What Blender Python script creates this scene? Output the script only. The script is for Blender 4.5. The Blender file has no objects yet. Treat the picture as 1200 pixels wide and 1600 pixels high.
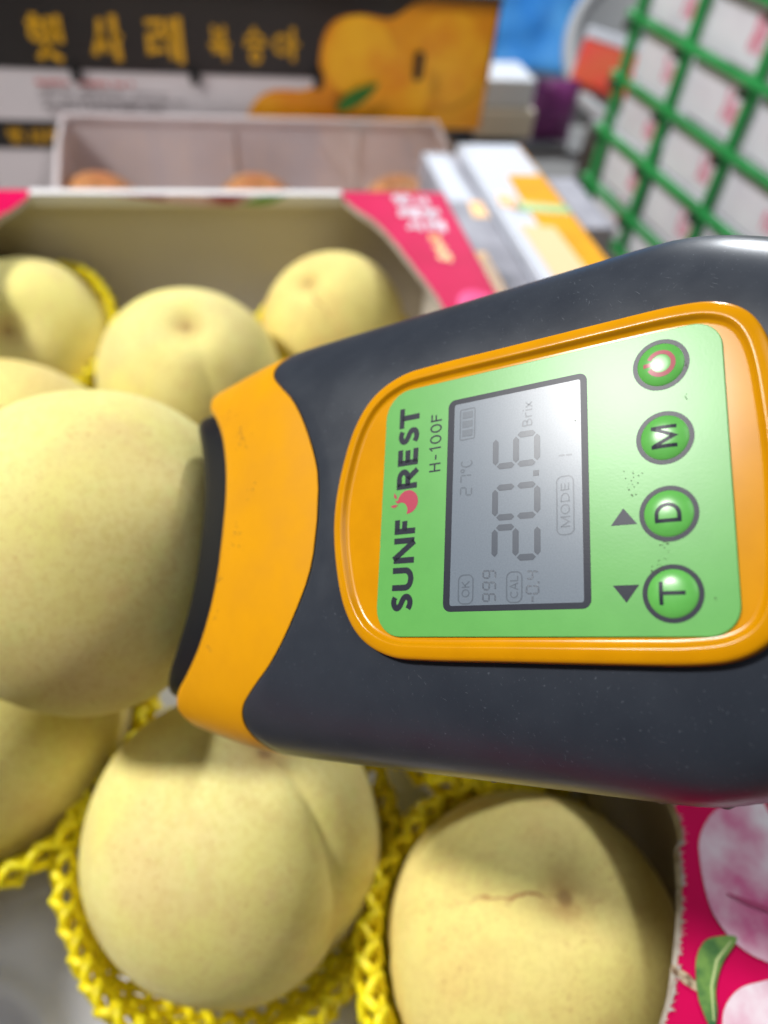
import bpy, math, random
from mathutils import Matrix, Vector, noise

random.seed(7)
scene = bpy.context.scene
COL = scene.collection

# ---------------------------------------------------------------- camera, world, lamps, exposure
cam_d = bpy.data.cameras.new('camera')
cam = bpy.data.objects.new('camera', cam_d)
COL.objects.link(cam)
cam.matrix_world = Matrix((
    (0.98030, 0.07660, -0.18227, 0.0),
    (-0.17937, 0.73209, -0.65717, 0.0),
    (0.08312, 0.67690, 0.73135, 0.270),
    (0, 0, 0, 1)))
cam_d.sensor_fit = 'HORIZONTAL'
cam_d.sensor_width = 36.0
cam_d.lens = 33.45
cam_d.clip_start = 0.005
cam_d.clip_end = 50
cam_d.dof.use_dof = True
cam_d.dof.focus_distance = 0.108
cam_d.dof.aperture_fstop = 13.5
scene.camera = cam

world = bpy.data.worlds.new('World')
scene.world = world
world.use_nodes = True
bg = world.node_tree.nodes['Background']
bg.inputs[0].default_value = (0.90, 0.94, 1.0, 1)
bg.inputs[1].default_value = 0.075


def area(name, loc, target, size, power, col=(1, 1, 1), size_y=None):
    l = bpy.data.lights.new(name, 'AREA')
    l.energy = power
    l.color = col
    l.shape = 'RECTANGLE' if size_y else 'DISK'
    l.size = size
    if size_y:
        l.size_y = size_y
    o = bpy.data.objects.new(name, l)
    COL.objects.link(o)
    o.location = loc
    o.rotation_euler = (Vector(target) - Vector(loc)).to_track_quat('-Z', 'Y').to_euler()
    return o


area('ceiling_lamp', (-0.878, 0.372, 1.066), (0, 0.15, 0.08), 0.20, 22.5, (1.0, 0.985, 0.95))
area('soft_fill_lamp', (0.35, -0.10, 2.20), (0.25, 0.6, 0.0), 1.3, 12.0, (0.93, 0.97, 1.0), 1.0)  # added overhead fill, brightens the background and everything softly; not a known fixture
area('back_lamp', (0.70, 1.70, 1.12), (0.10, 0.3, 0.0), 0.14, 24.0, (0.92, 0.96, 1.0))

scene.view_settings.view_transform = 'Standard'
scene.view_settings.look = 'None'
scene.view_settings.exposure = 0.0
scene.view_settings.gamma = 1.0
scene.view_settings.use_curve_mapping = False
scene.cycles.max_bounces = 8
scene.cycles.transparent_max_bounces = 12


# ---------------------------------------------------------------- helpers
def s2l(c):
    return tuple(((v / 255) / 12.92 if v <= 10.3 else (((v / 255) + 0.055) / 1.055) ** 2.4) for v in c)


def material(name, col, rough=0.5, spec=0.5, col2=None, nscale=20, ncontrast=(0.35, 0.65), bump=0.0, bscale=200,
             coat=0.0, sss=0.0, sssr=(0.004, 0.003, 0.001), sheen=0.0, bdist=0.001, rough2=None, metallic=0.0, trans=0.0, alpha=1.0,
             speck=None, speck_scale=60, speck_lim=(0.68, 0.74), detail=4):
    m = bpy.data.materials.new(name)
    m.use_nodes = True
    nt = m.node_tree
    b = nt.nodes['Principled BSDF']
    b.inputs['Base Color'].default_value = (*col, 1)
    b.inputs['Roughness'].default_value = rough
    b.inputs['Specular IOR Level'].default_value = spec
    b.inputs['Metallic'].default_value = metallic
    b.inputs['Coat Weight'].default_value = coat
    b.inputs['Coat Roughness'].default_value = 0.12
    b.inputs['Subsurface Weight'].default_value = sss
    b.inputs['Subsurface Radius'].default_value = sssr
    b.inputs['Subsurface Scale'].default_value = 1.0
    b.inputs['Sheen Weight'].default_value = sheen
    b.inputs['Sheen Roughness'].default_value = 0.45
    b.inputs['Transmission Weight'].default_value = trans
    b.inputs['Alpha'].default_value = alpha
    tc = nt.nodes.new('ShaderNodeTexCoord')

    def noise_node(scale, det=4, rgh=0.55):
        n = nt.nodes.new('ShaderNodeTexNoise')
        n.inputs['Scale'].default_value = scale
        n.inputs['Detail'].default_value = det
        n.inputs['Roughness'].default_value = rgh
        nt.links.new(tc.outputs['Object'], n.inputs['Vector'])
        return n

    def ramp(src, lo, hi):
        r = nt.nodes.new('ShaderNodeMapRange')
        r.inputs['From Min'].default_value = lo
        r.inputs['From Max'].default_value = hi
        nt.links.new(src, r.inputs['Value'])
        return r.outputs['Result']

    def mix(fac, a, bb):
        x = nt.nodes.new('ShaderNodeMix')
        x.data_type = 'RGBA'
        nt.links.new(fac, x.inputs['Factor'])
        for sock, v in ((x.inputs['A'], a), (x.inputs['B'], bb)):
            if isinstance(v, tuple):
                sock.default_value = (*v, 1)
            else:
                nt.links.new(v, sock)
        return x.outputs['Result']

    c = col
    if col2:
        n = noise_node(nscale, detail)
        f = ramp(n.outputs['Fac'], *ncontrast)
        c = mix(f, col, col2)
        if rough2 is not None:
            rr = nt.nodes.new('ShaderNodeMapRange')
            rr.inputs['To Min'].default_value = rough
            rr.inputs['To Max'].default_value = rough2
            nt.links.new(f, rr.inputs['Value'])
            nt.links.new(rr.outputs['Result'], b.inputs['Roughness'])
    if speck:
        n = noise_node(speck_scale, 3)
        f = ramp(n.outputs['Fac'], *speck_lim)
        c = mix(f, c, speck)
    if not isinstance(c, tuple):
        nt.links.new(c, b.inputs['Base Color'])
    if bump:
        n = noise_node(bscale, 3)
        bp = nt.nodes.new('ShaderNodeBump')
        bp.inputs['Strength'].default_value = bump
        bp.inputs['Distance'].default_value = bdist
        nt.links.new(n.outputs['Fac'], bp.inputs['Height'])
        nt.links.new(bp.outputs['Normal'], b.inputs['Normal'])
    return m


def mesh_obj(name, verts, faces, mat, parent=None, smooth=False, kind=None):
    me = bpy.data.meshes.new(name)
    me.from_pydata([tuple(v) for v in verts], [], faces)
    me.update()
    if smooth:
        me.polygons.foreach_set('use_smooth', [True] * len(me.polygons))
    if mat:
        me.materials.append(mat)
    o = bpy.data.objects.new(name, me)
    COL.objects.link(o)
    if parent:
        o.parent = parent
    if kind:
        o['kind'] = kind
    return o


def empty(name, label, cat, loc=(0, 0, 0), group=None):
    o = bpy.data.objects.new(name, None)
    o.empty_display_size = 0.01
    COL.objects.link(o)
    o.location = loc
    tag(o, label, cat, group)
    return o


def tag(o, label, cat, group=None):
    o['label'] = label
    o['category'] = cat
    if group:
        o['group'] = group
    return o


class Geo:
    """collects verts/faces of one mesh"""

    def __init__(self):
        self.v = []
        self.f = []

    def add(self, v, f):
        n = len(self.v)
        self.v += [tuple(p) for p in v]
        self.f += [tuple(i + n for i in q) for q in f]
        return self

    def box(self, x0, x1, y0, y1, z0, z1):
        v = [(x0, y0, z0), (x1, y0, z0), (x1, y1, z0), (x0, y1, z0), (x0, y0, z1), (x1, y0, z1), (x1, y1, z1), (x0, y1, z1)]
        return self.add(v, [(3, 2, 1, 0), (4, 5, 6, 7), (0, 1, 5, 4), (1, 2, 6, 5), (2, 3, 7, 6), (3, 0, 4, 7)])

    def build(self, name, mat, parent=None, smooth=False, kind=None):
        return mesh_obj(name, self.v, self.f, mat, parent, smooth, kind)


def bevel(o, w, seg=2, angle=35):
    m = o.modifiers.new('bevel', 'BEVEL')
    m.width = w
    m.segments = seg
    m.limit_method = 'ANGLE'
    m.angle_limit = math.radians(angle)
    for p in o.data.polygons:
        p.use_smooth = True
    m2 = o.modifiers.new('wn', 'WEIGHTED_NORMAL')
    m2.keep_sharp = True
    return o


def catmull(pts, n=8, closed=False):
    out = []
    N = len(pts)
    rng = range(N) if closed else range(N - 1)
    for i in rng:
        if closed:
            p = [Vector(pts[(i + k - 1) % N]) for k in range(4)]
        else:
            p = [Vector(pts[max(0, min(N - 1, i + k - 1))]) for k in range(4)]
        for j in range(n):
            t = j / n
            out.append(0.5 * ((2 * p[1]) + (-p[0] + p[2]) * t + (2 * p[0] - 5 * p[1] + 4 * p[2] - p[3]) * t * t
                              + (-p[0] + 3 * p[1] - 3 * p[2] + p[3]) * t ** 3))
    if not closed:
        out.append(Vector(pts[-1]))
    return [tuple(v) for v in out]


def lerp_table(tab, x):
    if x <= tab[0][0]:
        return tab[0][1]
    for (a, va), (b, vb) in zip(tab, tab[1:]):
        if x <= b:
            t = (x - a) / (b - a)
            return va + (vb - va) * t
    return tab[-1][1]


def smooth_table(pts, n=12):
    """monotone-in-x table resampled with a spline"""
    return catmull(pts, n)


def ribbon(pts, w, closed=False):
    """flat stroke of width w along 2-D points -> (2-D verts, faces)"""
    P = [Vector((p[0], p[1])) for p in pts]
    n = len(P)
    L, Rr = [], []
    for i in range(n):
        if closed:
            a, b, c = P[i - 1], P[i], P[(i + 1) % n]
        else:
            a, b, c = P[max(i - 1, 0)], P[i], P[min(i + 1, n - 1)]
        d1 = (b - a)
        d2 = (c - b)
        if d1.length < 1e-9:
            d1 = d2
        if d2.length < 1e-9:
            d2 = d1
        d1 = d1.normalized()
        d2 = d2.normalized()
        t = (d1 + d2)
        t = t.normalized() if t.length > 1e-6 else d1
        nn = Vector((-t.y, t.x))
        cosv = max(0.45, nn.dot(Vector((-d1.y, d1.x))))
        ww = (w[i] if isinstance(w, (list, tuple)) else w) / 2 / cosv
        L.append(b + nn * ww)
        Rr.append(b - nn * ww)
    v = []
    for a, b in zip(L, Rr):
        v += [(a.x, a.y), (b.x, b.y)]
    f = [(2 * i, 2 * i + 1, 2 * i + 3, 2 * i + 2) for i in range(n - 1)]
    if closed:
        f.append((2 * n - 2, 2 * n - 1, 1, 0))
    return v, f


def arc(cx, cy, rx, ry, a0, a1, n=14):
    return [(cx + rx * math.cos(math.radians(a0 + (a1 - a0) * i / n)), cy + ry * math.sin(math.radians(a0 + (a1 - a0) * i / n)))
            for i in range(n + 1)]


# glyphs: cap height 1, list of polylines, advance width
GL = {
    'S': ([catmull([(.60, .84), (.46, .90), (.28, .895), (.13, .80), (.13, .66), (.26, .56), (.46, .47), (.60, .36), (.60, .20), (.46, .105), (.26, .10), (.08, .18)], 5)], .72),
    'U': ([[(.10, 1), (.10, .40)] + arc(.37, .37, .27, .27, 180, 360) + [(.64, .40), (.64, 1)]], .74),
    'N': ([[(.10, 0), (.10, .98)], [(.13, .99), (.63, .01)], [(.66, .02), (.66, 1)]], .76),
    'F': ([[(.10, 0), (.10, 1)], [(.10, .90), (.58, .90)], [(.10, .52), (.52, .52)]], .60),
    'R': ([[(.10, 0), (.10, 1)], [(.10, .90), (.36, .90)] + arc(.36, .68, .22, .22, 90, -90) + [(.10, .46)], [(.34, .46), (.62, 0)]], .66),
    'E': ([[(.10, 0), (.10, 1)], [(.10, .90), (.58, .90)], [(.10, .51), (.54, .51)], [(.10, .10), (.58, .10)]], .60),
    'T': ([[(.02, .90), (.68, .90)], [(.35, 0), (.35, .9)]], .70),
    'H': ([[(.10, 0), (.10, 1)], [(.60, 0), (.60, 1)], [(.10, .52), (.60, .52)]], .72),
    '-': ([[(.08, .45), (.42, .45)]], .5),
    '1': ([[(.12, .78), (.32, .98), (.32, 0)]], .5),
    '0': ([arc(.34, .5, .26, .46, 0, 360, 20)], .7),
    'M': ([[(.08, 0), (.08, 1)], [(.08, .97), (.42, .10), (.76, .97)], [(.76, 0), (.76, 1)]], .84),
    'D': ([[(.10, 0), (.10, 1)], [(.10, .93), (.30, .93)] + arc(.30, .5, .36, .43, 90, -90) + [(.10, .07)]], .74),
    'O': ([arc(.38, .5, .32, .45, 0, 360, 20)], .76),
    'K': ([[(.10, 0), (.10, 1)], [(.58, 1), (.12, .48)], [(.25, .60), (.62, 0)]], .64),
    'C': ([arc(.42, .5, .34, .44, 50, 310, 16)], .72),
    'A': ([[(.04, 0), (.36, 1), (.68, 0)], [(.16, .34), (.56, .34)]], .72),
    'L': ([[(.10, 1), (.10, .06), (.55, .06)]], .58),
    'B': ([[(.10, 0), (.10, 1)], [(.10, .95), (.34, .95)] + arc(.34, .73, .2, .22, 90, -90) + [(.10, .51)], [(.34, .51)] + arc(.36, .28, .24, .23, 90, -90) + [(.10, .05)]], .68),
    'r': ([[(.10, 0), (.10, .68)], arc(.36, .40, .24, .26, 160, 60, 6)], .5),
    'i': ([[(.10, 0), (.10, .66)], [(.10, .82), (.10, .95)]], .22),
    'x': ([[(.04, 0), (.46, .66)], [(.46, 0), (.04, .66)]], .5),
    '°': ([arc(.16, .82, .13, .14, 0, 360, 10)], .36),
}
SEG = {'0': 'abcdef', '1': 'bc', '2': 'abged', '4': 'fgbc', '6': 'acdefg', '7': 'abc', '9': 'abcdfg', '6s': 'afgedc'}


def seg_digit(ch, w, h, t, gap, slant=0.0):
    """seven-segment digit as list of closed polygons"""
    polys = []

    def hseg(y, x0, x1):
        return [(x0 + t / 2, y + t / 2), (x1 - t / 2, y + t / 2), (x1, y), (x1 - t / 2, y - t / 2), (x0 + t / 2, y - t / 2), (x0, y)]

    def vseg(x, y0, y1):
        return [(x - t / 2, y0 + t / 2), (x, y0), (x + t / 2, y0 + t / 2), (x + t / 2, y1 - t / 2), (x, y1), (x - t / 2, y1 - t / 2)]
    L, Rr, B, T, Md = t / 2, w - t / 2, t / 2, h - t / 2, h / 2
    for s in SEG[ch]:
        if s == 'a': polys.append(hseg(T, L + gap, Rr - gap))
        if s == 'd': polys.append(hseg(B, L + gap, Rr - gap))
        if s == 'g': polys.append(hseg(Md, L + gap, Rr - gap))
        if s == 'f': polys.append(vseg(L, Md + gap, T - gap))
        if s == 'e': polys.append(vseg(L, B + gap, Md - gap))
        if s == 'b': polys.append(vseg(Rr, Md + gap, T - gap))
        if s == 'c': polys.append(vseg(Rr, B + gap, Md - gap))
    return [[(x + slant * y, y) for x, y in p] for p in polys]


def glyphs(geo, text, x0, y0, h, stroke, z, total_w=None, spacing=0.08, zf=None, dy=0):
    """write text from (x0,y0); optional total width scales letters horizontally"""
    ws = [GL[c][1] + spacing for c in text]
    tot = sum(ws) - spacing
    sx = h if total_w is None else total_w / tot
    x = x0
    for c, w in zip(text, ws):
        for pl in GL[c][0]:
            pts = [(x + p[0] * sx, y0 + dy + p[1] * h) for p in pl]
            # resample so dome projection follows
            if zf:
                q = []
                for a, b in zip(pts, pts[1:]):
                    k = 5
                    q += [(a[0] + (b[0] - a[0]) * i / k, a[1] + (b[1] - a[1]) * i / k) for i in range(k)]
                pts = q + [pts[-1]]
            closed = (abs(pts[0][0] - pts[-1][0]) + abs(pts[0][1] - pts[-1][1])) < 1e-6
            if closed:
                pts = pts[:-1]
            v, f = ribbon(pts, stroke, closed)
            geo.add([(p[0], p[1], zf(p[0], p[1]) if zf else z) for p in v], f)
        x += w * sx


def flat_poly(geo, pts, z):
    n = len(pts)
    geo.add([(p[0], p[1], z) for p in pts], [tuple(range(n))])


def round_rect(x0, x1, y0, y1, r, n=6):
    rs = r if isinstance(r, (list, tuple)) else [r] * 4   # order: ++ , -+ , -- , +-
    out = []
    for (cx, cy, a, q) in ((x1, y1, 0, rs[0]), (x0, y1, 90, rs[1]), (x0, y0, 180, rs[2]), (x1, y0, 270, rs[3])):
        sx = -1 if cx == x1 else 1
        sy = -1 if cy == y1 else 1
        out += arc(cx + sx * q, cy + sy * q, q, q, a, a + 90, n)
    return out


def signed_area(p):
    return sum(p[i][0] * p[(i + 1) % len(p)][1] - p[(i + 1) % len(p)][0] * p[i][1] for i in range(len(p))) / 2


def inset(pts, d):
    """inset a CCW outline by d"""
    n = len(pts)
    out = []
    for i in range(n):
        a, b, c = Vector(pts[i - 1]), Vector(pts[i]), Vector(pts[(i + 1) % n])
        t = (c - a).normalized()
        nn = Vector((-t.y, t.x))
        out.append((b.x + nn.x * d, b.y + nn.y * d))
    return out


def loop_loft(rings, closed_ring=True, cap=None):
    n = len(rings[0])
    v = [p for r in rings for p in r]
    f = []
    for k in range(len(rings) - 1):
        for i in range(n if closed_ring else n - 1):
            j = (i + 1) % n
            f.append((k * n + i, k * n + j, (k + 1) * n + j, (k + 1) * n + i))
    if cap == 'end' or cap == 'both':
        f.append(tuple((len(rings) - 1) * n + i for i in range(n)))
    if cap == 'start' or cap == 'both':
        f.append(tuple(reversed(range(n))))
    return v, f


def disc(geo, cx, cy, r, z, n=28, r_in=None):
    if r_in is None:
        flat_poly(geo, arc(cx, cy, r, r, 0, 360, n)[:-1], z)
    else:
        a = arc(cx, cy, r, r, 0, 360, n)[:-1]
        b = arc(cx, cy, r_in, r_in, 0, 360, n)[:-1]
        v, f = loop_loft([[(p[0], p[1], z) for p in a], [(p[0], p[1], z) for p in b]])
        geo.add(v, f)


# ---------------------------------------------------------------- materials
M_table = material('table_grey', (0.20, 0.20, 0.19), 0.6, col2=(0.13, 0.13, 0.125), nscale=6)
M_pink = material('print_magenta', s2l((206, 4, 82)), 0.6, spec=0.10, col2=s2l((190, 4, 72)), nscale=30)
M_board = material('board_inner', (0.60, 0.54, 0.46), 0.75, col2=(0.54, 0.48, 0.40), nscale=9, bump=0.15, bscale=120)
M_edge = material('board_edge', (0.50, 0.46, 0.42), 0.9, col2=(0.30, 0.24, 0.19), nscale=260, bump=0.6, bscale=700)
M_white = material('board_white', (0.74, 0.72, 0.73), 0.5)
M_lilac = material('board_lilac', (0.72, 0.66, 0.68), 0.6, col2=(0.66, 0.60, 0.62), nscale=12)
M_tray = material('tray_plastic', (0.70, 0.70, 0.74), 0.28, col2=(0.62, 0.62, 0.66), nscale=10, coat=0.3)
M_black = material('print_black', (0.018, 0.014, 0.013), 0.28, spec=0.6)
M_gold = material('print_gold', s2l((215, 160, 22)), 0.4)
M_orange_print = material('print_orange', s2l((240, 164, 14)), 0.4, col2=s2l((222, 132, 6)), nscale=16)
M_orange_fruit = material('print_fruit', s2l((250, 184, 30)), 0.4, col2=s2l((230, 136, 12)), nscale=22)
M_green_print = material('print_green', s2l((60, 128, 40)), 0.4, col2=s2l((30, 92, 30)), nscale=120)
M_grey_print = material('print_grey', (0.16, 0.13, 0.14), 0.6)
M_red_print = material('print_red', s2l((200, 70, 60)), 0.6)
M_yellow_print = material('print_yellow', s2l((246, 188, 16)), 0.35)
M_white_print = material('print_white', (0.72, 0.72, 0.80), 0.6, spec=0.1)
M_slot = material('slot_dark', (0.01, 0.009, 0.009), 0.8)


def peach_material(name, c1, c2, brown, warm, warm_amt=0.0, suture=False):
    m = bpy.data.materials.new(name)
    m.use_nodes = True
    nt = m.node_tree
    b = nt.nodes['Principled BSDF']
    b.inputs['Roughness'].default_value = 0.68
    b.inputs['Specular IOR Level'].default_value = 0.28
    b.inputs['Subsurface Weight'].default_value = 0.12
    b.inputs['Subsurface Radius'].default_value = (0.006, 0.0045, 0.0015)
    b.inputs['Subsurface Scale'].default_value = 1.0
    b.inputs['Sheen Weight'].default_value = 0.14
    b.inputs['Sheen Roughness'].default_value = 0.3
    b.inputs['Sheen Tint'].default_value = (1, 0.98, 0.85, 1)
    tc = nt.nodes.new('ShaderNodeTexCoord')
    oi = nt.nodes.new('ShaderNodeObjectInfo')
    off = nt.nodes.new('ShaderNodeVectorMath')
    off.operation = 'MULTIPLY_ADD'
    off.inputs[1].default_value = (1, 1, 1)
    nt.links.new(tc.outputs['Object'], off.inputs[0])
    sc = nt.nodes.new('ShaderNodeMath')
    sc.operation = 'MULTIPLY'
    sc.inputs[1].default_value = 37.0
    nt.links.new(oi.outputs['Random'], sc.inputs[0])
    cx = nt.nodes.new('ShaderNodeCombineXYZ')
    nt.links.new(sc.outputs[0], cx.inputs[0])
    nt.links.new(sc.outputs[0], cx.inputs[1])
    nt.links.new(cx.outputs[0], off.inputs[2])
    vec = off.outputs[0]

    def nz(scale, det=4, r=0.55, dist=0.0):
        n = nt.nodes.new('ShaderNodeTexNoise')
        n.inputs['Scale'].default_value = scale
        n.inputs['Detail'].default_value = det
        n.inputs['Roughness'].default_value = r
        n.inputs['Distortion'].default_value = dist
        nt.links.new(vec, n.inputs['Vector'])
        return n.outputs['Fac']

    def mr(src, lo, hi, tlo=0.0, thi=1.0):
        r = nt.nodes.new('ShaderNodeMapRange')
        r.interpolation_type = 'SMOOTHSTEP'
        for k, v in (('From Min', lo), ('From Max', hi), ('To Min', tlo), ('To Max', thi)):
            r.inputs[k].default_value = v
        nt.links.new(src, r.inputs['Value'])
        return r.outputs['Result']

    def mul(a, bb):
        x = nt.nodes.new('ShaderNodeMath')
        x.operation = 'MULTIPLY'
        for i, q in enumerate((a, bb)):
            if isinstance(q, float):
                x.inputs[i].default_value = q
            else:
                nt.links.new(q, x.inputs[i])
        return x.outputs[0]

    def mix(fac, a, bb):
        x = nt.nodes.new('ShaderNodeMix')
        x.data_type = 'RGBA'
        nt.links.new(fac, x.inputs['Factor'])
        for sock, q in ((x.inputs['A'], a), (x.inputs['B'], bb)):
            if isinstance(q, tuple):
                sock.default_value = (*q, 1)
            else:
                nt.links.new(q, sock)
        return x.outputs['Result']
    c = mix(mr(nz(1.6, 4), 0.35, 0.68), c1, c2)
    c = mix(mul(mr(nz(5, 6, 0.7), 0.47, 0.70), 0.65), c, tuple(0.55 * p + 0.45 * q for p, q in zip(c2, brown)))
    c = mix(mul(mr(nz(3.2, 5, 0.6), 0.52, 0.72), 0.5), c, (c1[0] * 0.90, c1[1] * 1.0, c1[2] * 0.95))
    c = mix(mul(mr(nz(24, 4, 0.7), 0.42, 0.68), 0.6), c, tuple(0.68 * p + 0.32 * q for p, q in zip(c1, brown)))
    # warm blush
    c = mix(mul(mr(nz(1.1, 3), 0.48, 0.75), warm_amt), c, warm)
    # freckles in patches
    fr = mul(mr(nz(30, 3, 0.6), 0.56, 0.70), mr(nz(2.2, 3), 0.42, 0.62))
    c = mix(mul(fr, 0.55), c, brown)
    c = mix(mul(mr(nz(62, 2, 0.6), 0.60, 0.70), 0.35), c, brown)
    fr2 = mr(nz(16, 4, 0.7), 0.66, 0.80)
    c = mix(mul(fr2, 0.35), c, brown)
    # browned stem cavity (object +Z is the stem end)
    sep = nt.nodes.new('ShaderNodeSeparateXYZ')
    nt.links.new(tc.outputs['Object'], sep.inputs[0])
    ln = nt.nodes.new('ShaderNodeVectorMath')
    ln.operation = 'LENGTH'
    cxy = nt.nodes.new('ShaderNodeCombineXYZ')
    nt.links.new(sep.outputs[0], cxy.inputs[0])
    nt.links.new(sep.outputs[1], cxy.inputs[1])
    nt.links.new(cxy.outputs[0], ln.inputs[0])
    near = mr(ln.outputs['Value'], 0.24, 0.03)
    up = mr(sep.outputs[2], 0.3, 0.5)
    jit = mr(nz(9, 4, 0.7), 0.25, 0.6, 0.25, 1.0)
    c = mix(mul(mul(mul(near, up), jit), 0.6), c, (0.45, 0.23, 0.06))
    core = mul(mr(ln.outputs['Value'], 0.07, 0.02), up)
    c = mix(mul(core, 0.55), c, (0.20, 0.085, 0.03))
    if suture:
        ab = nt.nodes.new('ShaderNodeMath')
        ab.operation = 'ABSOLUTE'
        wob = nt.nodes.new('ShaderNodeMath')
        wob.operation = 'ADD'
        nt.links.new(sep.outputs[1], wob.inputs[0])
        nt.links.new(mr(nz(5, 3), 0.2, 0.8, -0.05, 0.05), wob.inputs[1])
        nt.links.new(wob.outputs[0], ab.inputs[0])
        line = mul(mr(ab.outputs[0], 0.016, 0.003), mul(mr(sep.outputs[0], 0.10, 0.16), mr(sep.outputs[0], 0.75, 0.35)))
        c = mix(mul(line, mr(nz(9, 3), 0.3, 0.55, 0.45, 0.9)), c, (0.40, 0.13, 0.04))
    nt.links.new(c, b.inputs['Base Color'])
    bp = nt.nodes.new('ShaderNodeBump')
    bp.inputs['Strength'].default_value = 0.25
    bp.inputs['Distance'].default_value = 0.004
    nt.links.new(nz(130, 3, 0.7), bp.inputs['Height'])
    nt.links.new(bp.outputs['Normal'], b.inputs['Normal'])
    return m


M_peach = peach_material('peach_skin', (0.80, 0.725, 0.235), (0.85, 0.75, 0.31), (0.58, 0.34, 0.11), (0.70, 0.48, 0.24), 0.40)
M_peach_warm = peach_material('peach_skin_warm', (0.81, 0.71, 0.23), (0.84, 0.69, 0.25), (0.52, 0.28, 0.09), (0.76, 0.48, 0.16), 0.45, True)
M_peach_orange = peach_material('peach_skin_orange', (0.72, 0.36, 0.14), (0.74, 0.30, 0.12), (0.5, 0.14, 0.06), (0.70, 0.2, 0.1), 0.6)
M_net = material('foam_net', (0.95, 0.77, 0.010), 0.44, spec=0.4, col2=(0.88, 0.68, 0.008), nscale=60, sss=0.35, sssr=(0.004, 0.003, 0.0006), bump=0.3, bscale=900)

# ---------------------------------------------------------------- ground (stall table)
table = Geo().box(-1.6, 1.9, -0.8, 2.2, -0.09, -0.05).build('table_top', M_table)
table['kind'] = 'structure'

# ---------------------------------------------------------------- magenta fruit box (main)
BX0, BX1, BY0, BY1, BZ0, BZ1 = -0.1555, 0.1195, -0.075, 0.392, -0.049, 0.100
TH = 0.003
XM = (BX0 + BX1) / 2
box = empty('fruit_box', 'open magenta printed cardboard box holding the pale yellow peaches', 'box', (XM, 0.16, BZ0))


def child(o, parent):
    o.parent = parent
    o.matrix_parent_inverse = Matrix.Translation(-Vector(parent.location))
    return o


child(Geo().box(BX0, BX1, BY0, BY1, BZ0, BZ0 + TH).build('bottom', M_board), box)
child(Geo().box(BX0 + TH, BX1 - TH, BY1 - TH, BY1, BZ0 + TH, BZ1 - 0.0005).build('back_wall', M_board), box)
child(Geo().box(BX0 + TH, BX1 - TH, BY0, BY0 + TH, BZ0 + TH, BZ1 - TH).build('front_wall', M_board), box)
for x0 in (BX0, BX1 - TH):
    child(Geo().box(x0, x0 + TH, BY0, BY1, BZ0 + TH, BZ1 - TH).build('side_wall', M_board), box)
# printed outer faces
for x in (BX0 - 0.0004, BX1 + 0.0004):
    g = Geo()
    g.add([(x, BY0, BZ0), (x, BY1, BZ0), (x, BY1, BZ1), (x, BY0, BZ1)], [(0, 1, 2, 3)])
    child(g.build('printed_side', M_pink), box)
# folded-in top flanges with the curved cut-out
inner = [(0.062, 0.3835), (0.0665, 0.372), (0.0775, 0.3475), (0.0865, 0.305), (0.0915, 0.270), (0.0955, 0.20), (0.0970, 0.12), (0.0958, 0.0510),
         (0.0921, 0.0392), (0.0870, 0.0278), (0.0793, 0.0156), (0.0735, 0.0088), (0.060, -0.0045), (0.045, -0.014), (0.02, -0.022), (XM, -0.024)]
inner = [inner[0]] + catmull(inner[1:], 14)
random.seed(3)


def flange(mirror):
    g_top, g_edge = Geo(), Geo()
    pts = []
    for i, (x, y) in enumerate(inner):
        j = 0.00035 * noise.noise(Vector((x * 900, y * 900, 3))) if 0 < i < len(inner) - 1 else 0
        pts.append((x + j, y + j))
    outer = []
    for i, (x, y) in enumerate(pts):
        t = i / (len(pts) - 1)
        if y > 0.372:
            outer.append((BX1, BY1) if i else (x, BY1))
        elif y > 0.02:
            outer.append((BX1, y + (BY1 - 0.372) * max(0, (y - 0.25) / 0.122)))
        else:
            k = min(1, (0.02 - y) / 0.044)
            outer.append((BX1 + (XM - BX1) * k ** 1.2, BY0 + (0.02 - BY0) * (1 - min(1, k * 3))))
    outer[1] = (BX1 - 0.02, BY1)
    fx = (lambda x: 2 * XM - x) if mirror else (lambda x: x)
    v, n = [], len(pts)
    for (a, b), (c, d) in zip(pts, outer):
        v += [(fx(a), b, BZ1), (fx(c), d, BZ1)]
    f = [(2 * i, 2 * i + 1, 2 * i + 3, 2 * i + 2) for i in range(n - 1)]
    if mirror:
        f = [tuple(reversed(q)) for q in f]
    g_top.add(v, [tuple(reversed(q)) for q in f])
    under = Geo().add([(p[0], p[1], p[2] - 0.0027) for p in v], f)
    ev = []
    for (a, b) in pts:
        ev += [(fx(a), b, BZ1 + 0.0001), (fx(a - 0.0002), b, BZ1 - 0.0028)]
    g_edge.add(ev, [(2 * i, 2 * i + 2, 2 * i + 3, 2 * i + 1) for i in range(n - 1)])
    t = child(g_top.build('top_flange', M_pink), box)
    e = g_edge.build('cut_edge', M_edge, t)
    u = under.build('flange_underside', M_board, t)
    # frayed paper fibres along the cut
    g = Geo()
    for i in range(260):
        k = random.uniform(6, len(pts) - 8)
        a, b = pts[int(k)], pts[int(k) + 1]
        q = k - int(k)
        x, y = a[0] + (b[0] - a[0]) * q, a[1] + (b[1] - a[1]) * q
        l = random.uniform(0.0004, 0.0014)
        an = random.uniform(-0.9, 0.9)
        w = random.uniform(0.00015, 0.0004)
        g.add([(fx(x - 0.0002), y - w, BZ1 + 0.0003), (fx(x - 0.0002), y + w, BZ1 + 0.0003),
               (fx(x + l * math.cos(an)), y + l * math.sin(an), BZ1 + 0.0003 + random.uniform(0, 0.0005))], [(0, 1, 2)])
    fz = g.build('frayed_fibres', M_edge, t)
    fz['kind'] = 'stuff'
    return t


fl_right = flange(False)
fl_left = flange(True)
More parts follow.
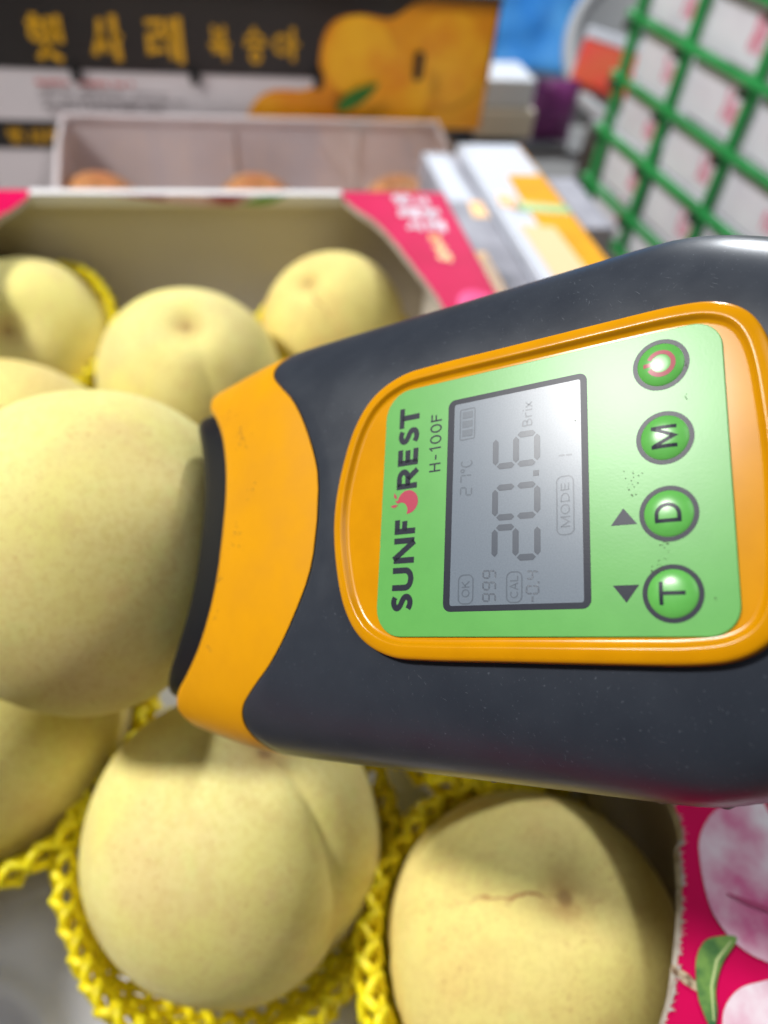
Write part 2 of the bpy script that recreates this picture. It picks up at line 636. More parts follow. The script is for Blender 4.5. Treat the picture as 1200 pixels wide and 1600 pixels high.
# back wall's top edge: white liner with smears of print
g = Geo().box(-0.098, 0.0615, BY1 - 0.0060, BY1 - 0.0001, BZ1 - 0.0055, BZ1 + 0.0006)
rim = child(g.build('back_rim', M_white), box)
M_rimprint = material('rim_print', s2l((225, 190, 205)), 0.5, col2=s2l((165, 78, 96)), nscale=55, ncontrast=(0.42, 0.62))
g = Geo()
yr = BY1 - 0.0062
g.add([(x, yr, z) for x, z in ((-.062, BZ1 + .0005), (-.030, BZ1 - .0035), (-.012, BZ1 - .0053), (.004, BZ1 - .0053), (.010, BZ1 - .003), (.014, BZ1 + .0005))], [(0, 1, 2, 3, 4, 5)])
g.build('rim_print', M_rimprint, rim)
g = Geo()
g.add([(x, yr - .0001, z) for x, z in ((.006, BZ1 - .0045), (.016, BZ1 - .0050), (.024, BZ1 - .0038), (.033, BZ1 + .0004), (.020, BZ1 + .0002))], [(0, 1, 2, 3, 4)])
g.build('rim_leaf_print', material('rim_green', s2l((110, 160, 80)), 0.5), rim)

# print on the right flange: white lettering, gold lettering, peaches, leaf and twig
Zp = BZ1 + 0.0003


def strokes(geo, glyph, x0, y0, w, h, width, z, ax=(1, 0), ay=(0, 1)):
    for pl, k in glyph:
        pts = [(x0 + (p[0] * w) * ax[0] + (p[1] * h) * ay[0], y0 + (p[0] * w) * ax[1] + (p[1] * h) * ay[1]) for p in pl]
        closed = len(pts) > 6 and abs(pts[0][0] - pts[-1][0]) + abs(pts[0][1] - pts[-1][1]) < 1e-6
        if closed:
            pts = pts[:-1]
        v, f = ribbon(pts, width * k, closed)
        geo.add([(p[0], p[1], z) for p in v], f)


HAN = {
    'haes': [([(.16, .97), (.36, .95)], 1), ([(.04, .83), (.48, .85)], 1), (arc(.26, .60, .16, .14, 0, 360, 14), .9), ([(.63, .97), (.62, .42)], 1.1),
             ([(.88, 1.02), (.87, .40)], 1.2), ([(.63, .68), (.87, .69)], .9), ([(.50, .40), (.40, .22), (.18, .02)], 1.1), ([(.40, .24), (.82, .00)], 1.2)],
    'sa': [([(.36, .92), (.28, .55), (.04, .12)], 1.1), ([(.28, .56), (.50, .20)], 1.1), ([(.76, 1.02), (.78, 0)], 1.3), ([(.76, .56), (.98, .55)], 1)],
    're': [([(.04, .87), (.46, .90), (.44, .60), (.10, .58), (.08, .24), (.50, .30)], 1), ([(.70, .97), (.70, .08)], 1.1), ([(.50, .58), (.70, .58)], .9), ([(.93, 1.02), (.93, -.02)], 1.3)],
    'bok': [([(.28, 1), (.30, .64), (.70, .64), (.72, 1)], 1), ([(.30, .82), (.70, .82)], .8), ([(.5, .64), (.5, .46)], 1), ([(.06, .44), (.94, .46)], 1.1), ([(.20, .28), (.76, .29), (.74, 0)], 1.1)],
    'sung': [([(.5, 1.02), (.38, .82), (.12, .66)], 1), ([(.46, .88), (.88, .66)], 1), ([(.04, .53), (.96, .54)], 1.1), ([(.5, .53), (.5, .38)], 1), (arc(.5, .17, .19, .16, 0, 360, 14), 1)],
    'a': [(arc(.30, .50, .24, .26, 0, 360, 16), 1), ([(.72, 1.02), (.73, 0)], 1.2), ([(.72, .53), (.97, .52)], 1)],
}
# brush lettering in white: stacked syllables (blurred in the photograph), gold word below
g = Geo()
ax, ay = (0.995, -0.08), (0.08, 0.995)
for k, (gl, x, y, s) in enumerate((('haes', .0885, .3760, .0100), ('sa', .1000, .3745, .0090), ('re', .0890, .3600, .0105), ('haes', .1010, .3590, .0100), ('sa', .0905, .3465, .0090),
                                   ('re', .1010, .3455, .0095))):
    strokes(g, HAN[gl], x, y, s, s * 1.15, s * 0.19, Zp, ax, ay)
g.build('white_lettering', M_white_print, fl_right)
bpy.data.objects['white_lettering'].matrix_parent_inverse = Matrix.Identity(4)
g = Geo()
for gl, x, y in (('bok', .0985, .3330), ('sung', .0990, .3235), ('a', .0995, .3140)):
    strokes(g, HAN[gl], x, y, .0075, .0085, .0018, Zp, ax, ay)
g.build('gold_lettering', material('flange_gold', s2l((238, 160, 10)), 0.4), fl_right)
# soft pink printed glow of a fruit behind the lettering and at the device
M_fruit_print = material('print_pink_fruit', s2l((236, 228, 232)), 0.3, col2=s2l((205, 92, 142)), nscale=34, ncontrast=(0.46, 0.66), detail=6)
g = Geo()
flat_poly(g, arc(.1085, .2700, .0105, .017, 0, 360, 26)[:-1], Zp)
g.build('printed_peach', material('print_pale_pink', s2l((236, 96, 150)), 0.6, spec=0.1, col2=s2l((214, 30, 104)), nscale=60), fl_right)
big = catmull([(.1185, .0490), (.1120, .0486), (.1045, .0462), (.0985, .0415), (.0955, .0355), (.0935, .0275), (.0942, .0225), (.0965, .0183), (.1005, .0152), (.1060, .0128), (.1185, .0100)], 6)
g = Geo()
flat_poly(g, list(reversed(big)), Zp)
pp = g.build('printed_peach', M_fruit_print, fl_right)
g = Geo()
v, f = ribbon([(.0985, .0290), (.1030, .0262), (.1080, .0235), (.1120, .0205)], [.0003, .0012, .0012, .0008])
g.add([(p[0], p[1], Zp + 0.0002) for p in v], f)
g.build('printed_crease', material('crease_print', s2l((178, 66, 112)), 0.5), fl_right)
low = catmull([(.1185, .0118), (.1060, .0124), (.0985, .0121), (.0925, .0118), (.0880, .0098), (.0852, .0066), (.0835, .0010), (.084, -.008), (.095, -.018), (.1185, -.02)], 6)
g = Geo()
flat_poly(g, list(reversed(low)), Zp + 0.0001)
g.build('printed_peach', M_fruit_print, fl_right)
g = Geo()
leaf = catmull([(.0962, .0203), (.0925, .0213), (.0886, .0209), (.0850, .0178), (.0826, .0125), (.0822, .0095), (.0826, .0060), (.0850, .0085), (.0868, .0125), (.0905, .0165)], 5, True)
if signed_area(leaf) < 0:
    leaf.reverse()
flat_poly(g, leaf, Zp + 0.0003)
M_leaf_print = material('print_leaf', s2l((112, 150, 70)), 0.5, col2=s2l((44, 96, 50)), nscale=180, ncontrast=(0.4, 0.62))
lf = g.build('printed_leaf', M_leaf_print, fl_right)
g = Geo()
v, f = ribbon([(.0945, .0200), (.0895, .0172), (.0860, .0130), (.0836, .0075)], [.0002, .0005, .0005, .0003])
g.add([(p[0], p[1], Zp + 0.0005) for p in v], f)
g.build('printed_leaf_vein', material('leaf_vein', s2l((190, 205, 140)), 0.4), fl_right)
g = Geo()
v, f = ribbon([(.0792, .0178), (.0815, .0152), (.0840, .0126)], [.0016, .0022, .0014])
g.add([(p[0], p[1], Zp + 0.0001) for p in v], f)
g.build('printed_twig', material('twig_print', s2l((96, 66, 44)), 0.5, col2=s2l((190, 170, 140)), nscale=500, ncontrast=(0.45, 0.6)), fl_right)

# ---------------------------------------------------------------- moulded white tray in the box
PEACH = [  # key, centre, radius, stem dir, groove dir, material, label
    ('meas', (-0.0407, 0.1331, 0.1153), .0434, (-0.62, 0.31, -0.72), (-0.02, -0.49, -0.87), M_peach, 'smooth pale peach pressed against the black rubber mouth of the meter'),
    ('ll', (-0.0932, 0.1293, 0.0518), .0500, (0.10, -0.50, 0.84), (0.586, -0.417, 0.695), M_peach, 'shaded peach at the left edge, under the one being measured'),
    ('front', (-0.0122, 0.0770, 0.0446), .0432, (0.285, 0.259, 0.90), (0.67, -0.486, 0.562), M_peach, 'large freckled peach with a deep crease, below the orange nose of the meter'),
    ('fr', (0.0675, 0.035, 0.045), .0405, (0.047, 0.098, 0.994), (-0.747, 0.162, 0.645), M_peach_warm, 'yellow peach with a thin reddish crease beside the magenta flange'),
    ('mid', (-0.0233, 0.2917, 0.0526), .0435, (0.043, -0.288, 0.957), (0.202, -0.654, 0.729), M_peach, 'rounded peach right behind the tip of the meter, dimple on top'),
    ('rr', (0.0515, 0.3321, 0.0546), .0380, (-0.449, -0.211, 0.868), (-0.286, -0.603, 0.745), M_peach_warm, 'small warm yellow peach in the back right corner of the box'),
    ('rl', (-0.1070, 0.3390, 0.0415), .0445, (0.058, -0.694, 0.718), (0.0, -0.351, 0.936), M_peach, 'peach with brown stem dimple, netted, in the back left of the box'),
    ('lm', (-0.0890, 0.2130, 0.0697), .0440, (-0.2, -0.25, 0.93), (0.48, -0.188, 0.857), M_peach_warm, 'half hidden peach at the left edge, behind the one being measured'),
    ('hid', (0.0767, 0.1189, 0.0600), .0390, (-0.114, -0.169, 0.979), (0.326, -0.92, 0.216), M_peach, 'peach hidden beneath the meter, only its yellow net showing'),
]


def tray_z(x, y):
    z = 0.010
    cups = [(p[1][0], p[1][1], p[2]) for p in PEACH if p[0] in ('ll', 'front', 'fr', 'mid', 'rr', 'rl', 'hid')]
    cups += [(-0.098, 0.030, 0.036), (-0.058, -0.03, 0.036), (0.03, -0.03, 0.036)]
    for cx, cy, r in cups:
        d = math.hypot(x - cx, y - cy)
        rr = r * 0.72
        if d < rr * 1.35:
            t = d / rr
            if t < 1:
                z = min(z, -0.009 + 0.018 * t * t)
            elif t < 1.35:
                z = max(z, 0.010 + 0.004 * math.sin((t - 1) / 0.35 * math.pi)) if z > 0.005 else z
    return z


nx, ny = 110, 180
v, f = [], []
for j in range(ny + 1):
    for i in range(nx + 1):
        x = BX0 + TH + 0.001 + (BX1 - BX0 - 2 * TH - 0.002) * i / nx
        y = BY0 + TH + 0.001 + (BY1 - BY0 - 2 * TH - 0.002) * j / ny
        v.append((x, y, tray_z(x, y) - 0.006))
for j in range(ny):
    for i in range(nx):
        a = j * (nx + 1) + i
        f.append((a, a + 1, a + nx + 2, a + nx + 1))
tray = mesh_obj('fruit_tray', v, f, M_tray, smooth=True)
tray.modifiers.new('solid', 'SOLIDIFY').thickness = 0.0012
tag(tray, 'glossy white moulded plastic tray under the peaches', 'tray')


# ---------------------------------------------------------------- peaches
def peach_mesh(seed, nu=120, nv=80, groove=0.055):
    rnd = random.Random(seed)
    off = Vector((rnd.uniform(-9, 9), rnd.uniform(-9, 9), rnd.uniform(-9, 9)))
    v = []
    for j in range(nv + 1):
        th = math.pi * j / nv
        for i in range(nu):
            ph = 2 * math.pi * i / nu
            pw = ph if ph < math.pi else ph - 2 * math.pi
            st = math.sin(th)
            pw2 = pw + 0.06 * math.sin(2 * th)
            r = 1.0
            r -= 0.12 * math.exp(-(th / 0.27) ** 2)
            fade = min(1, st * 1.6) * (1 if th < 2.2 else max(0, 1 - (th - 2.2) / 0.7))
            r -= groove * (0.55 * math.exp(-abs(pw2 / 0.075) ** 1.3) + 0.45 * math.exp(-(pw2 / 0.28) ** 2)) * fade
            r += 0.010 * math.exp(-((abs(pw2) - 0.55) / 0.35) ** 2) * st
            r += 0.03 * math.exp(-((math.pi - th) / 0.22) ** 2)
            d = Vector((st * math.cos(ph), st * math.sin(ph), math.cos(th)))
            r += 0.022 * noise.noise(d * 1.3 + off)
            v.append((d.x * r, d.y * r, d.z * r * 0.955))
    f = []
    for j in range(nv):
        for i in range(nu):
            k = (i + 1) % nu
            f.append((j * nu + i, (j + 1) * nu + i, (j + 1) * nu + k, j * nu + k))
    return v, f


def orient(stem, groove):
    z = Vector(stem).normalized()
    x = Vector(groove)
    x = (x - z * x.dot(z)).normalized()
    y = z.cross(x)
    return Matrix((x, y, z)).transposed().to_4x4()


for n, (key, c, r, stem, gr, mt, lab) in enumerate(PEACH):
    v, f = peach_mesh(n + 11, groove=0.062 if key == 'front' else (0.022 if key in ('fr', 'mid', 'rr', 'rl') else 0.04))
    o = mesh_obj('peach', v, f, mt, smooth=True)
    o.matrix_world = Matrix.Translation(Vector(c)) @ orient(stem, gr) @ Matrix.Scale(r, 4)
    tag(o, lab, 'peach', 'yellow peaches in the magenta box')
    if key == 'fr':
        # thin reddish russet line along the suture
        me = o.data


# ---------------------------------------------------------------- yellow foam nets
def tube(geo, pts, r, n=6):
    P = [Vector(p) for p in pts]
    rings = []
    up = Vector((0.123, 0.31, 0.94)).normalized()
    for i, p in enumerate(P):
        t = (P[min(i + 1, len(P) - 1)] - P[max(i - 1, 0)]).normalized()
        a = t.cross(up)
        a = a.normalized() if a.length > 1e-4 else t.orthogonal().normalized()
        b = t.cross(a)
        rr = r[i] if isinstance(r, list) else r
        rings.append([tuple(p + (a * math.cos(2 * math.pi * k / n) + b * math.sin(2 * math.pi * k / n)) * rr) for k in range(n)])
    v, f = loop_loft(rings, cap='both')
    geo.add(v, f)


def foam_net(center, R, label, prof, n=40, seed=1, tilt=(0, 0), sr=0.0015, rows=10):
    """diamond net on a surface of revolution; prof = list of (radius/R, height/R), from the bottom up to the rim and over"""
    rnd = random.Random(seed)
    tab = catmull(prof, 10)
    L = [0]
    for a, b in zip(tab, tab[1:]):
        L.append(L[-1] + math.hypot(a[0] - b[0], a[1] - b[1]))
    tot = L[-1]

    def at(s):
        s = max(0, min(1, s)) * tot
        for i in range(len(L) - 1):
            if s <= L[i + 1] + 1e-9:
                t = (s - L[i]) / max(1e-9, L[i + 1] - L[i])
                return tab[i][0] + (tab[i + 1][0] - tab[i][0]) * t, tab[i][1] + (tab[i + 1][1] - tab[i][1]) * t
        return tab[-1]
    off = Vector((seed * 3.1, seed * 1.7, 0))
    rot = Matrix.Rotation(tilt[0], 3, 'X') @ Matrix.Rotation(tilt[1], 3, 'Y')

    def P(s, ph, lift=0.0):
        q, h = at(s)
        d = Vector((math.cos(ph), math.sin(ph), 0))
        w = noise.noise(Vector((d.x * 1.6, d.y * 1.6, s * 1.5)) + off)
        w2 = noise.noise(Vector((d.x * 5, d.y * 5, s * 5 + 7)) + off)
        rr = R * (q + (0.05 * w + 0.018 * w2) * min(1, s * 1.5)) + lift
        zz = R * (h + (0.09 * w + 0.03 * w2) * s * s)
        return Vector(center) + rot @ Vector((d.x * rr, d.y * rr, zz))
    geo = Geo()
    K = rows * 5
    for fam in (1, -1):
        for i in range(n):
            pts, rad = [], []
            for k in range(K + 1):
                s = k / K
                # rounded zig-zag: strands meet and part again like the fused foam
                ph = 2 * math.pi * (i + fam * (0.25 + 0.25 * math.cos(math.pi * k / 5))) / n
                ph += 0.02 * noise.noise(Vector((i * 1.3, k * 0.11, fam * 5)))
                pts.append(P(s, ph, fam * sr * 0.25))
                near = abs(((k / 5) % 1) - 0.5) * 2
                rad.append(sr * (0.95 + 0.20 * near ** 3))
            tube(geo, pts, rad, 6)
    # rim thread
    g = geo.build('foam_net', M_net, smooth=True)
    tag(g, label, 'foam net', 'yellow foam nets')
    return g


FULL = [(.55, -.84), (.80, -.66), (1.00, -.36), (1.06, -.12), (1.10, .00), (1.155, -.04), (1.17, -.18)]
D = {p[0]: p for p in PEACH}
foam_net((-0.0138, 0.0725, 0.0446), .0428, 'yellow foam net cupped around the large freckled peach', FULL, 39, 2, (0.15, -0.05))
foam_net(D['fr'][1], .0405, 'yellow foam net around the peach beside the magenta flange', [(.55, -.84), (.80, -.66), (.98, -.40), (1.06, -.16), (1.12, -.05), (1.17, -.12), (1.18, -.24)], 37, 3, (0.10, 0.14))
foam_net(D['ll'][1], .0500, 'yellow foam net under the shaded peach at the left edge', [(.55, -.84), (.80, -.66), (.99, -.40), (1.04, -.28), (1.075, -.20), (1.11, -.26), (1.11, -.36)], 43, 4, (-0.05, -0.16))
foam_net(D['rl'][1], .0445, 'yellow foam net on the peach in the back left corner', [(.55, -.84), (.82, -.60), (1.02, -.20), (1.055, .10), (1.03, .28), (1.06, .30), (1.09, .20)], 44, 5, (0.28, -0.10))
foam_net(D['rr'][1], .0380, 'yellow foam net on the small peach in the back right corner', [(.55, -.84), (.82, -.62), (1.01, -.30), (1.06, -.08), (1.10, .0), (1.14, -.1)], 40, 6)
foam_net(D['hid'][1], .0390, 'yellow foam net hanging out beneath the meter, above the right peach', [(.55, -.84), (.82, -.62), (1.02, -.30), (1.10, -.02), (1.17, .10), (1.22, .02), (1.24, -.1)], 37, 8, (0.15, -0.05))

# ---------------------------------------------------------------- handheld sugar meter (device units about 0.78 mm)
dev = empty('sugar_meter', 'grey and orange handheld fruit sugar meter with green keypad and display', 'meter')
dev.matrix_world = Matrix((
    (0.16653, -0.70803, -0.68627, 0.04146),
    (0.85904, 0.44585, -0.25153, 0.06844),
    (0.48406, -0.54765, 0.68247, 0.19552),
    (0, 0, 0, 1))) @ Matrix.Scale(0.00078, 4)

M_body = material('meter_grey', (0.028, 0.034, 0.046), 0.36, spec=0.40, col2=(0.024, 0.029, 0.040), nscale=0.08, rough2=0.30, bump=0.12, bscale=3.5,
                  speck=(0.10, 0.115, 0.14), speck_scale=1.6, speck_lim=(0.66, 0.80), bdist=0.00006)
M_nose = material('meter_orange', (0.68, 0.302, 0.0008), 0.36, spec=0.26, col2=(0.63, 0.275, 0.0008), nscale=0.07, rough2=0.44,
                  speck=(0.30, 0.12, 0.01), speck_scale=0.28, speck_lim=(0.74, 0.80), bump=0.03, bscale=2.5, bdist=0.00006)
M_bezel = material('meter_bezel', (0.61, 0.262, 0.0008), 0.20, spec=0.24, col2=(0.56, 0.236, 0.0008), nscale=0.1, coat=0.0,
                   speck=(0.28, 0.11, 0.01), speck_scale=0.35, speck_lim=(0.76, 0.82))
M_rubber = material('meter_rubber', (0.007, 0.008, 0.011), 0.40, spec=0.28, bump=0.05, bscale=1.5, bdist=0.00006)
M_label = material('meter_label', (0.112, 0.385, 0.080), 0.33, spec=0.34, col2=(0.102, 0.36, 0.074), nscale=0.12, bump=0.10, bscale=2.2,
                   speck=(0.05, 0.20, 0.05), speck_scale=0.55, speck_lim=(0.80, 0.84), bdist=0.00006)
M_ink = material('meter_ink', (0.018, 0.021, 0.034), 0.36, spec=0.18, bump=0.10, bscale=2.2, bdist=0.00006)
M_inkred = material('meter_ink_red', (0.40, 0.035, 0.075), 0.36, spec=0.3, bump=0.10, bscale=2.2, bdist=0.00006)
M_lcd = material('meter_lcd', (0.150, 0.182, 0.222), 0.29, spec=0.40, col2=(0.125, 0.155, 0.195), nscale=3.0, ncontrast=(0.3, 0.7), bump=0.10, bscale=5, bdist=0.00006)
M_seg = material('meter_lcd_segment', (0.055, 0.068, 0.092), 0.29, spec=0.36, bump=0.10, bscale=5, bdist=0.00006)
M_segf = material('meter_lcd_faint', (0.098, 0.120, 0.150), 0.29, spec=0.36, bump=0.10, bscale=5, bdist=0.00006)
M_key = material('meter_key', (0.118, 0.43, 0.085), 0.28, spec=0.42, col2=(0.108, 0.40, 0.078), nscale=0.4)

# outline tables along the axis (y up towards the nose)
A_TAB = smooth_table([(-186, 4), (-183, 14), (-176, 23), (-160, 28), (-130, 29), (-100, 30), (-80, 33), (-62, 40), (-50, 46), (-42, 50), (-35, 53), (-28, 54.9), (-20, 55.5), (0, 55.5), (70, 55.5), (85, 54.8), (100, 52.6), (116, 50.0)])
T_TAB = smooth_table([(-186, -18), (-183, -11), (-176, -6), (-160, -3.5), (-100, -2), (-60, -1.2), (-45, -0.6), (0, -0.5), (60, -0.6), (80, -1.5), (95, -3.2), (116, -6)])
B_TAB = smooth_table([(-186, -24), (-183, -32), (-176, -37), (-150, -40), (-90, -42), (-50, -47), (0, -49), (70, -49), (100, -46), (116, -44)])


def section(y, c, s, da=0.0, kx=1.0, kz=1.0):
    a = (lerp_table(A_TAB, y) + da) * kx
    zt = lerp_table(T_TAB, y)
    zb = lerp_table(B_TAB, y)
    zc, b = (zt + zb) / 2, ((zt - zb) / 2 + da) * kz
    n = 3.3
    return (a * math.copysign(abs(c) ** (2 / n), c), y, zc + b * math.copysign(abs(s) ** (2 / n), s))


NPH = 160
PHI = []
for k in range(NPH):
    t = 2 * math.pi * k / NPH
    PHI.append((math.cos(t), math.sin(t)))
SPLIT = smooth_table([(0, 54.2), (8, 54.6), (15, 56.2), (25, 61.0), (33, 66.6), (39, 73.0), (43.5, 77.6), (47.5, 79.0), (51, 77.6), (53.5, 75.2), (56, 74.0)])
FRONT = smooth_table([(0, 90.0), (10, 90.3), (20, 92.2), (30, 96.4), (38, 102.2), (44, 108.0), (48, 110.2), (52, 108.5), (56, 105)])


def split_y(c, s):
    # x measured on the 55.5-wide section
    x = abs(section(60, c, s)[0])
    y = lerp_table(SPLIT, x)
    return y if s > 0 else (74.0 if s < -0.35 else y + (74.0 - y) * (-s / 0.35))


def front_y(c, s):
    x = abs(section(95, c, s)[0])
    return lerp_table(FRONT, x)


def skin_rings(f0, f1, n, da0=0.0, da1=0.0, ease=None):
    rings = []
    for k in range(n + 1):
        t = k / n
        ring = []
        for (c, s) in PHI:
            y0, y1 = f0(c, s), f1(c, s)
            y = y0 + (y1 - y0) * t
            ring.append((c, s, y))
        rings.append(ring)
    return rings


# grey body: from the seam back to the tail, seam edge rolled in a little
rings = []
for dy, da in ((-0.05, -1.2), (0.0, -0.25), (0.35, 0.0), (1.0, 0.12)):
    rings.append([section(split_y(c, s) - dy, c, s, da) for c, s in PHI])
NB = 70
for k in range(1, NB + 1):
    t = k / NB
    rings.append([section((split_y(c, s) - 1.0) * (1 - t) + (-186) * t if False else (split_y(c, s) - 1.0) + ((-186) - (split_y(c, s) - 1.0)) * t, c, s, 0.12 * (1 - t)) for c, s in PHI])
v, f = loop_loft(rings, cap='end')
body = mesh_obj('body', v, f, M_body, dev, smooth=True)
# orange nose
rings = []
for t in [i / 22 for i in range(23)]:
    rings.append([section(front_y(c, s) + (split_y(c, s) + 0.25 - front_y(c, s)) * t, c, s,
                          -1.2 * max(0, 1 - t / 0.035) ** 2) for c, s in PHI])
# inner wall of the mouth
wall = []
for q, dd in ((0.6, -2.2), (1.2, -2.6), (14, -3.0), (30, -3.4)):
    wall.append([section(front_y(c, s) - q + 0.6, c, s, dd) for c, s in PHI])
v, f = loop_loft(list(reversed(wall)) + rings, cap='start')
nose = mesh_obj('nose', v, f, M_nose, dev, smooth=True)
# black rubber cup
KX, KZ = 0.835, 0.93


def cup_y(c, s, q):
    x = abs(section(95, c, s)[0]) * KX
    return lerp_table(FRONT, x) + q


rings = []
for q, kk in ((-22, 1.0), (0, 1.0), (9.0, 1.0), (11.2, 0.985), (12.0, 0.965), (12.1, 0.945), (11.6, 0.925), (9, 0.915), (-10, 0.88)):
    rings.append([(lambda p: (p[0], cup_y(c, s, q), p[2] - 1.0))(section(98, c, s, 0, KX * kk, KZ * kk)) for c, s in PHI])
v, f = loop_loft(list(reversed(rings)), cap='start')
mesh_obj('rubber_cup', v, f, M_rubber, dev, smooth=True)

# bezel
half = [(0, 48.5), (10, 47.4), (20.5, 44.3), (27.6, 39.2), (31.4, 31.5), (32.1, 22), (32.1, 5), (32.1, -15), (31.9, -28), (30.6, -35), (27.0, -39.8), (20.5, -42.3), (10, -43.3), (0, -43.6)]
outl = half + [(-x, y) for x, y in reversed(half[1:-1])]
outl = catmull(outl, 7, True)
if signed_area(outl) < 0:
    outl.reverse()
rings = []
for d, z in ((-0.15, -5.0), (0.0, -0.6), (0.08, 0.15), (0.35, 0.55), (0.9, 0.80), (1.8, 1.0), (2.5, 1.10), (2.75, 1.08), (2.95, 0.92), (3.3, 0.30), (3.6, 0.02), (4.2, -0.05)):
    rings.append([(x, y, z) for x, y in inset(outl, d)])
v, f = loop_loft(rings)
bez = mesh_obj('bezel', v, f, M_bezel, dev, smooth=True)
g = Geo()
flat_poly(g, inset(outl, 4.15), -0.045)
g.build('recess_floor', M_bezel, bez)

# green keypad label
lab_out = round_rect(-27.4, 27.4, -35.1, 35.1, [6.2, 6.2, 5.0, 5.0], 8)
if signed_area(lab_out) < 0:
    lab_out.reverse()
v, f = loop_loft([[(x, y, -0.2) for x, y in lab_out], [(x, y, 0.22) for x, y in lab_out], [(x, y, 0.30) for x, y in inset(lab_out, 0.12)]], cap='end')
label_o = mesh_obj('keypad_label', v, f, M_label, dev)
# lettering with the fruit emblem for the O
ZT = 0.335
g = Geo()
yb, ch = 26.15, 5.2
for c, x0, x1 in (('S', -22.3, -18.55), ('U', -17.9, -12.97), ('N', -12.1, -6.6), ('F', -5.8, -1.95), ('R', 4.2, 9.0), ('E', 9.5, 13.9), ('S', 14.3, 18.2), ('T', 18.3, 23.0)):
    pl, w = GL[c]
    inset_w = 0.64
    lo = min(p[0] for q in pl for p in q)
    hi = max(p[0] for q in pl for p in q)
    for q in pl:
        st = 1.28
        pts = []
        for p in q:
            x = x0 + inset_w + (p[0] - lo) / (hi - lo) * (x1 - x0 - 2 * inset_w) if c != 'T' else x0 + (p[0] - lo) / (hi - lo) * (x1 - x0)
            yy = p[1]
            y = yb + (0.62 + (yy - 0.1) / 0.8 * (ch - 1.24) if c in 'SEFRT' and 0.09 <= yy <= 0.91 else (yy * ch if c not in 'SU' else 0.6 + (yy - .1) / .9 * (ch - .6)))
            pts.append((x, y))
        vv, ff = ribbon(pts, st)
        g.add([(p[0], p[1], ZT) for p in vv], ff)
g.build('lettering', M_ink, label_o)
g = Geo()
crescent = arc(1.15, 28.55, 2.55, 2.55, 150, 150 + 300, 30)
# fruit with a bite: outer circle minus a bite at lower left
pts = []
for a in range(176, 455, 6):
    r = math.radians(a)
    pts.append((1.25 + 2.62 * math.cos(r), 28.35 + 2.62 * math.sin(r)))
for a in range(28, -119, -8):
    r = math.radians(a)
    pts.append((-0.52 + 1.8 * math.cos(r), 30.12 + 1.8 * math.sin(r)))
flat_poly(g, pts, ZT)
flat_poly(g, [(0.7 + 1.0 * p[0], 31.3 + 1.0 * p[1]) for p in [(0.0, -.5), (.25, .1), (.2, .7), (-.05, 1.45), (-.45, .8), (-.4, .1)]], ZT + 0.01)
flat_poly(g, [(2.3, 31.15), (3.0, 31.35), (3.6, 31.9), (2.9, 32.0), (2.3, 31.7)], ZT + 0.01)
flat_poly(g, [(1.0, 30.7), (1.55, 30.7), (1.9, 31.4), (1.6, 31.5)], ZT + 0.012)
g.build('fruit_emblem', M_inkred, label_o)
g = Geo()
glyphs(g, 'H-100F', 7.0, 20.45, 2.75, 0.36, ZT, 13.2, 0.10)
g.build('model_lettering', M_ink, label_o)
# arrows
g = Geo()
flat_poly(g, [(-7.95, -15.1), (-8.0, -19.7), (-4.95, -17.35)], ZT)
g.build('up_arrow', material('meter_arrow', (0.040, 0.044, 0.060), 0.4, spec=0.2), label_o)
g = Geo()
flat_poly(g, [(-18.6, -19.65), (-18.6, -15.15), (-21.65, -17.4)], ZT)
g.build('down_arrow', M_ink, label_o)
# grime
random.seed(21)
g = Geo()
for cx, cy, sp, n in ((-0.8, -19.0, 1.6, 18), (-17.4, -22.6, 1.0, 26), (-16.6, -23.6, 0.9, 16), (13.6, -28.6, .35, 6), (-12.5, -24.2, 1.2, 12), (-21.5, -31.5, .2, 3), (20.6, -28.9, .6, 8), (13.0, -8.9, .1, 2)):
    for i in range(n):
        x, y = random.gauss(cx, sp), random.gauss(cy, sp * 0.5)
        r = random.uniform(0.05, 0.16)
        flat_poly(g, [(x + r * math.cos(a) * random.uniform(.5, 1.3), y + r * math.sin(a) * random.uniform(.5, 1.3)) for a in (0, 1, 2.1, 3.1, 4.2, 5.2)], ZT + 0.02)
gr = g.build('grime_specks', material('grime', (0.05, 0.07, 0.035), 0.8), label_o)
gr['kind'] = 'stuff'

# display
lcd_out = round_rect(-22.5, 22.5, -11.3, 18.85, 1.6, 6)
if signed_area(lcd_out) < 0:
    lcd_out.reverse()
lcd_in = round_rect(-21.35, 21.35, -10.0, 17.35, 0.5, 6)
if signed_area(lcd_in) < 0:
    lcd_in.reverse()
v, f = loop_loft([[(x, y, ZT) for x, y in lcd_out], [(x, y, ZT) for x, y in lcd_in], [(x, y, ZT - 0.03) for x, y in lcd_in]])
disp = mesh_obj('display_frame', v, f, M_ink, dev)
g = Geo()
flat_poly(g, lcd_in, ZT - 0.02)
lcd = g.build('display', M_lcd, dev)
ZS = ZT + 0.02
g = Geo()
for ch_, x in (('2', -13.2), ('0', -5.1), ('6', 5.4)):
    for p in seg_digit(ch_, 7.3, 10.1, 1.25, 0.28, 0.02):
        flat_poly(g, [(x + a, -1.85 + b) for a, b in p], ZS)
flat_poly(g, [(3.2, -1.6), (4.35, -1.6), (4.35, -0.4), (3.2, -0.4)], ZS)
g.build('reading_digits', M_seg, lcd)


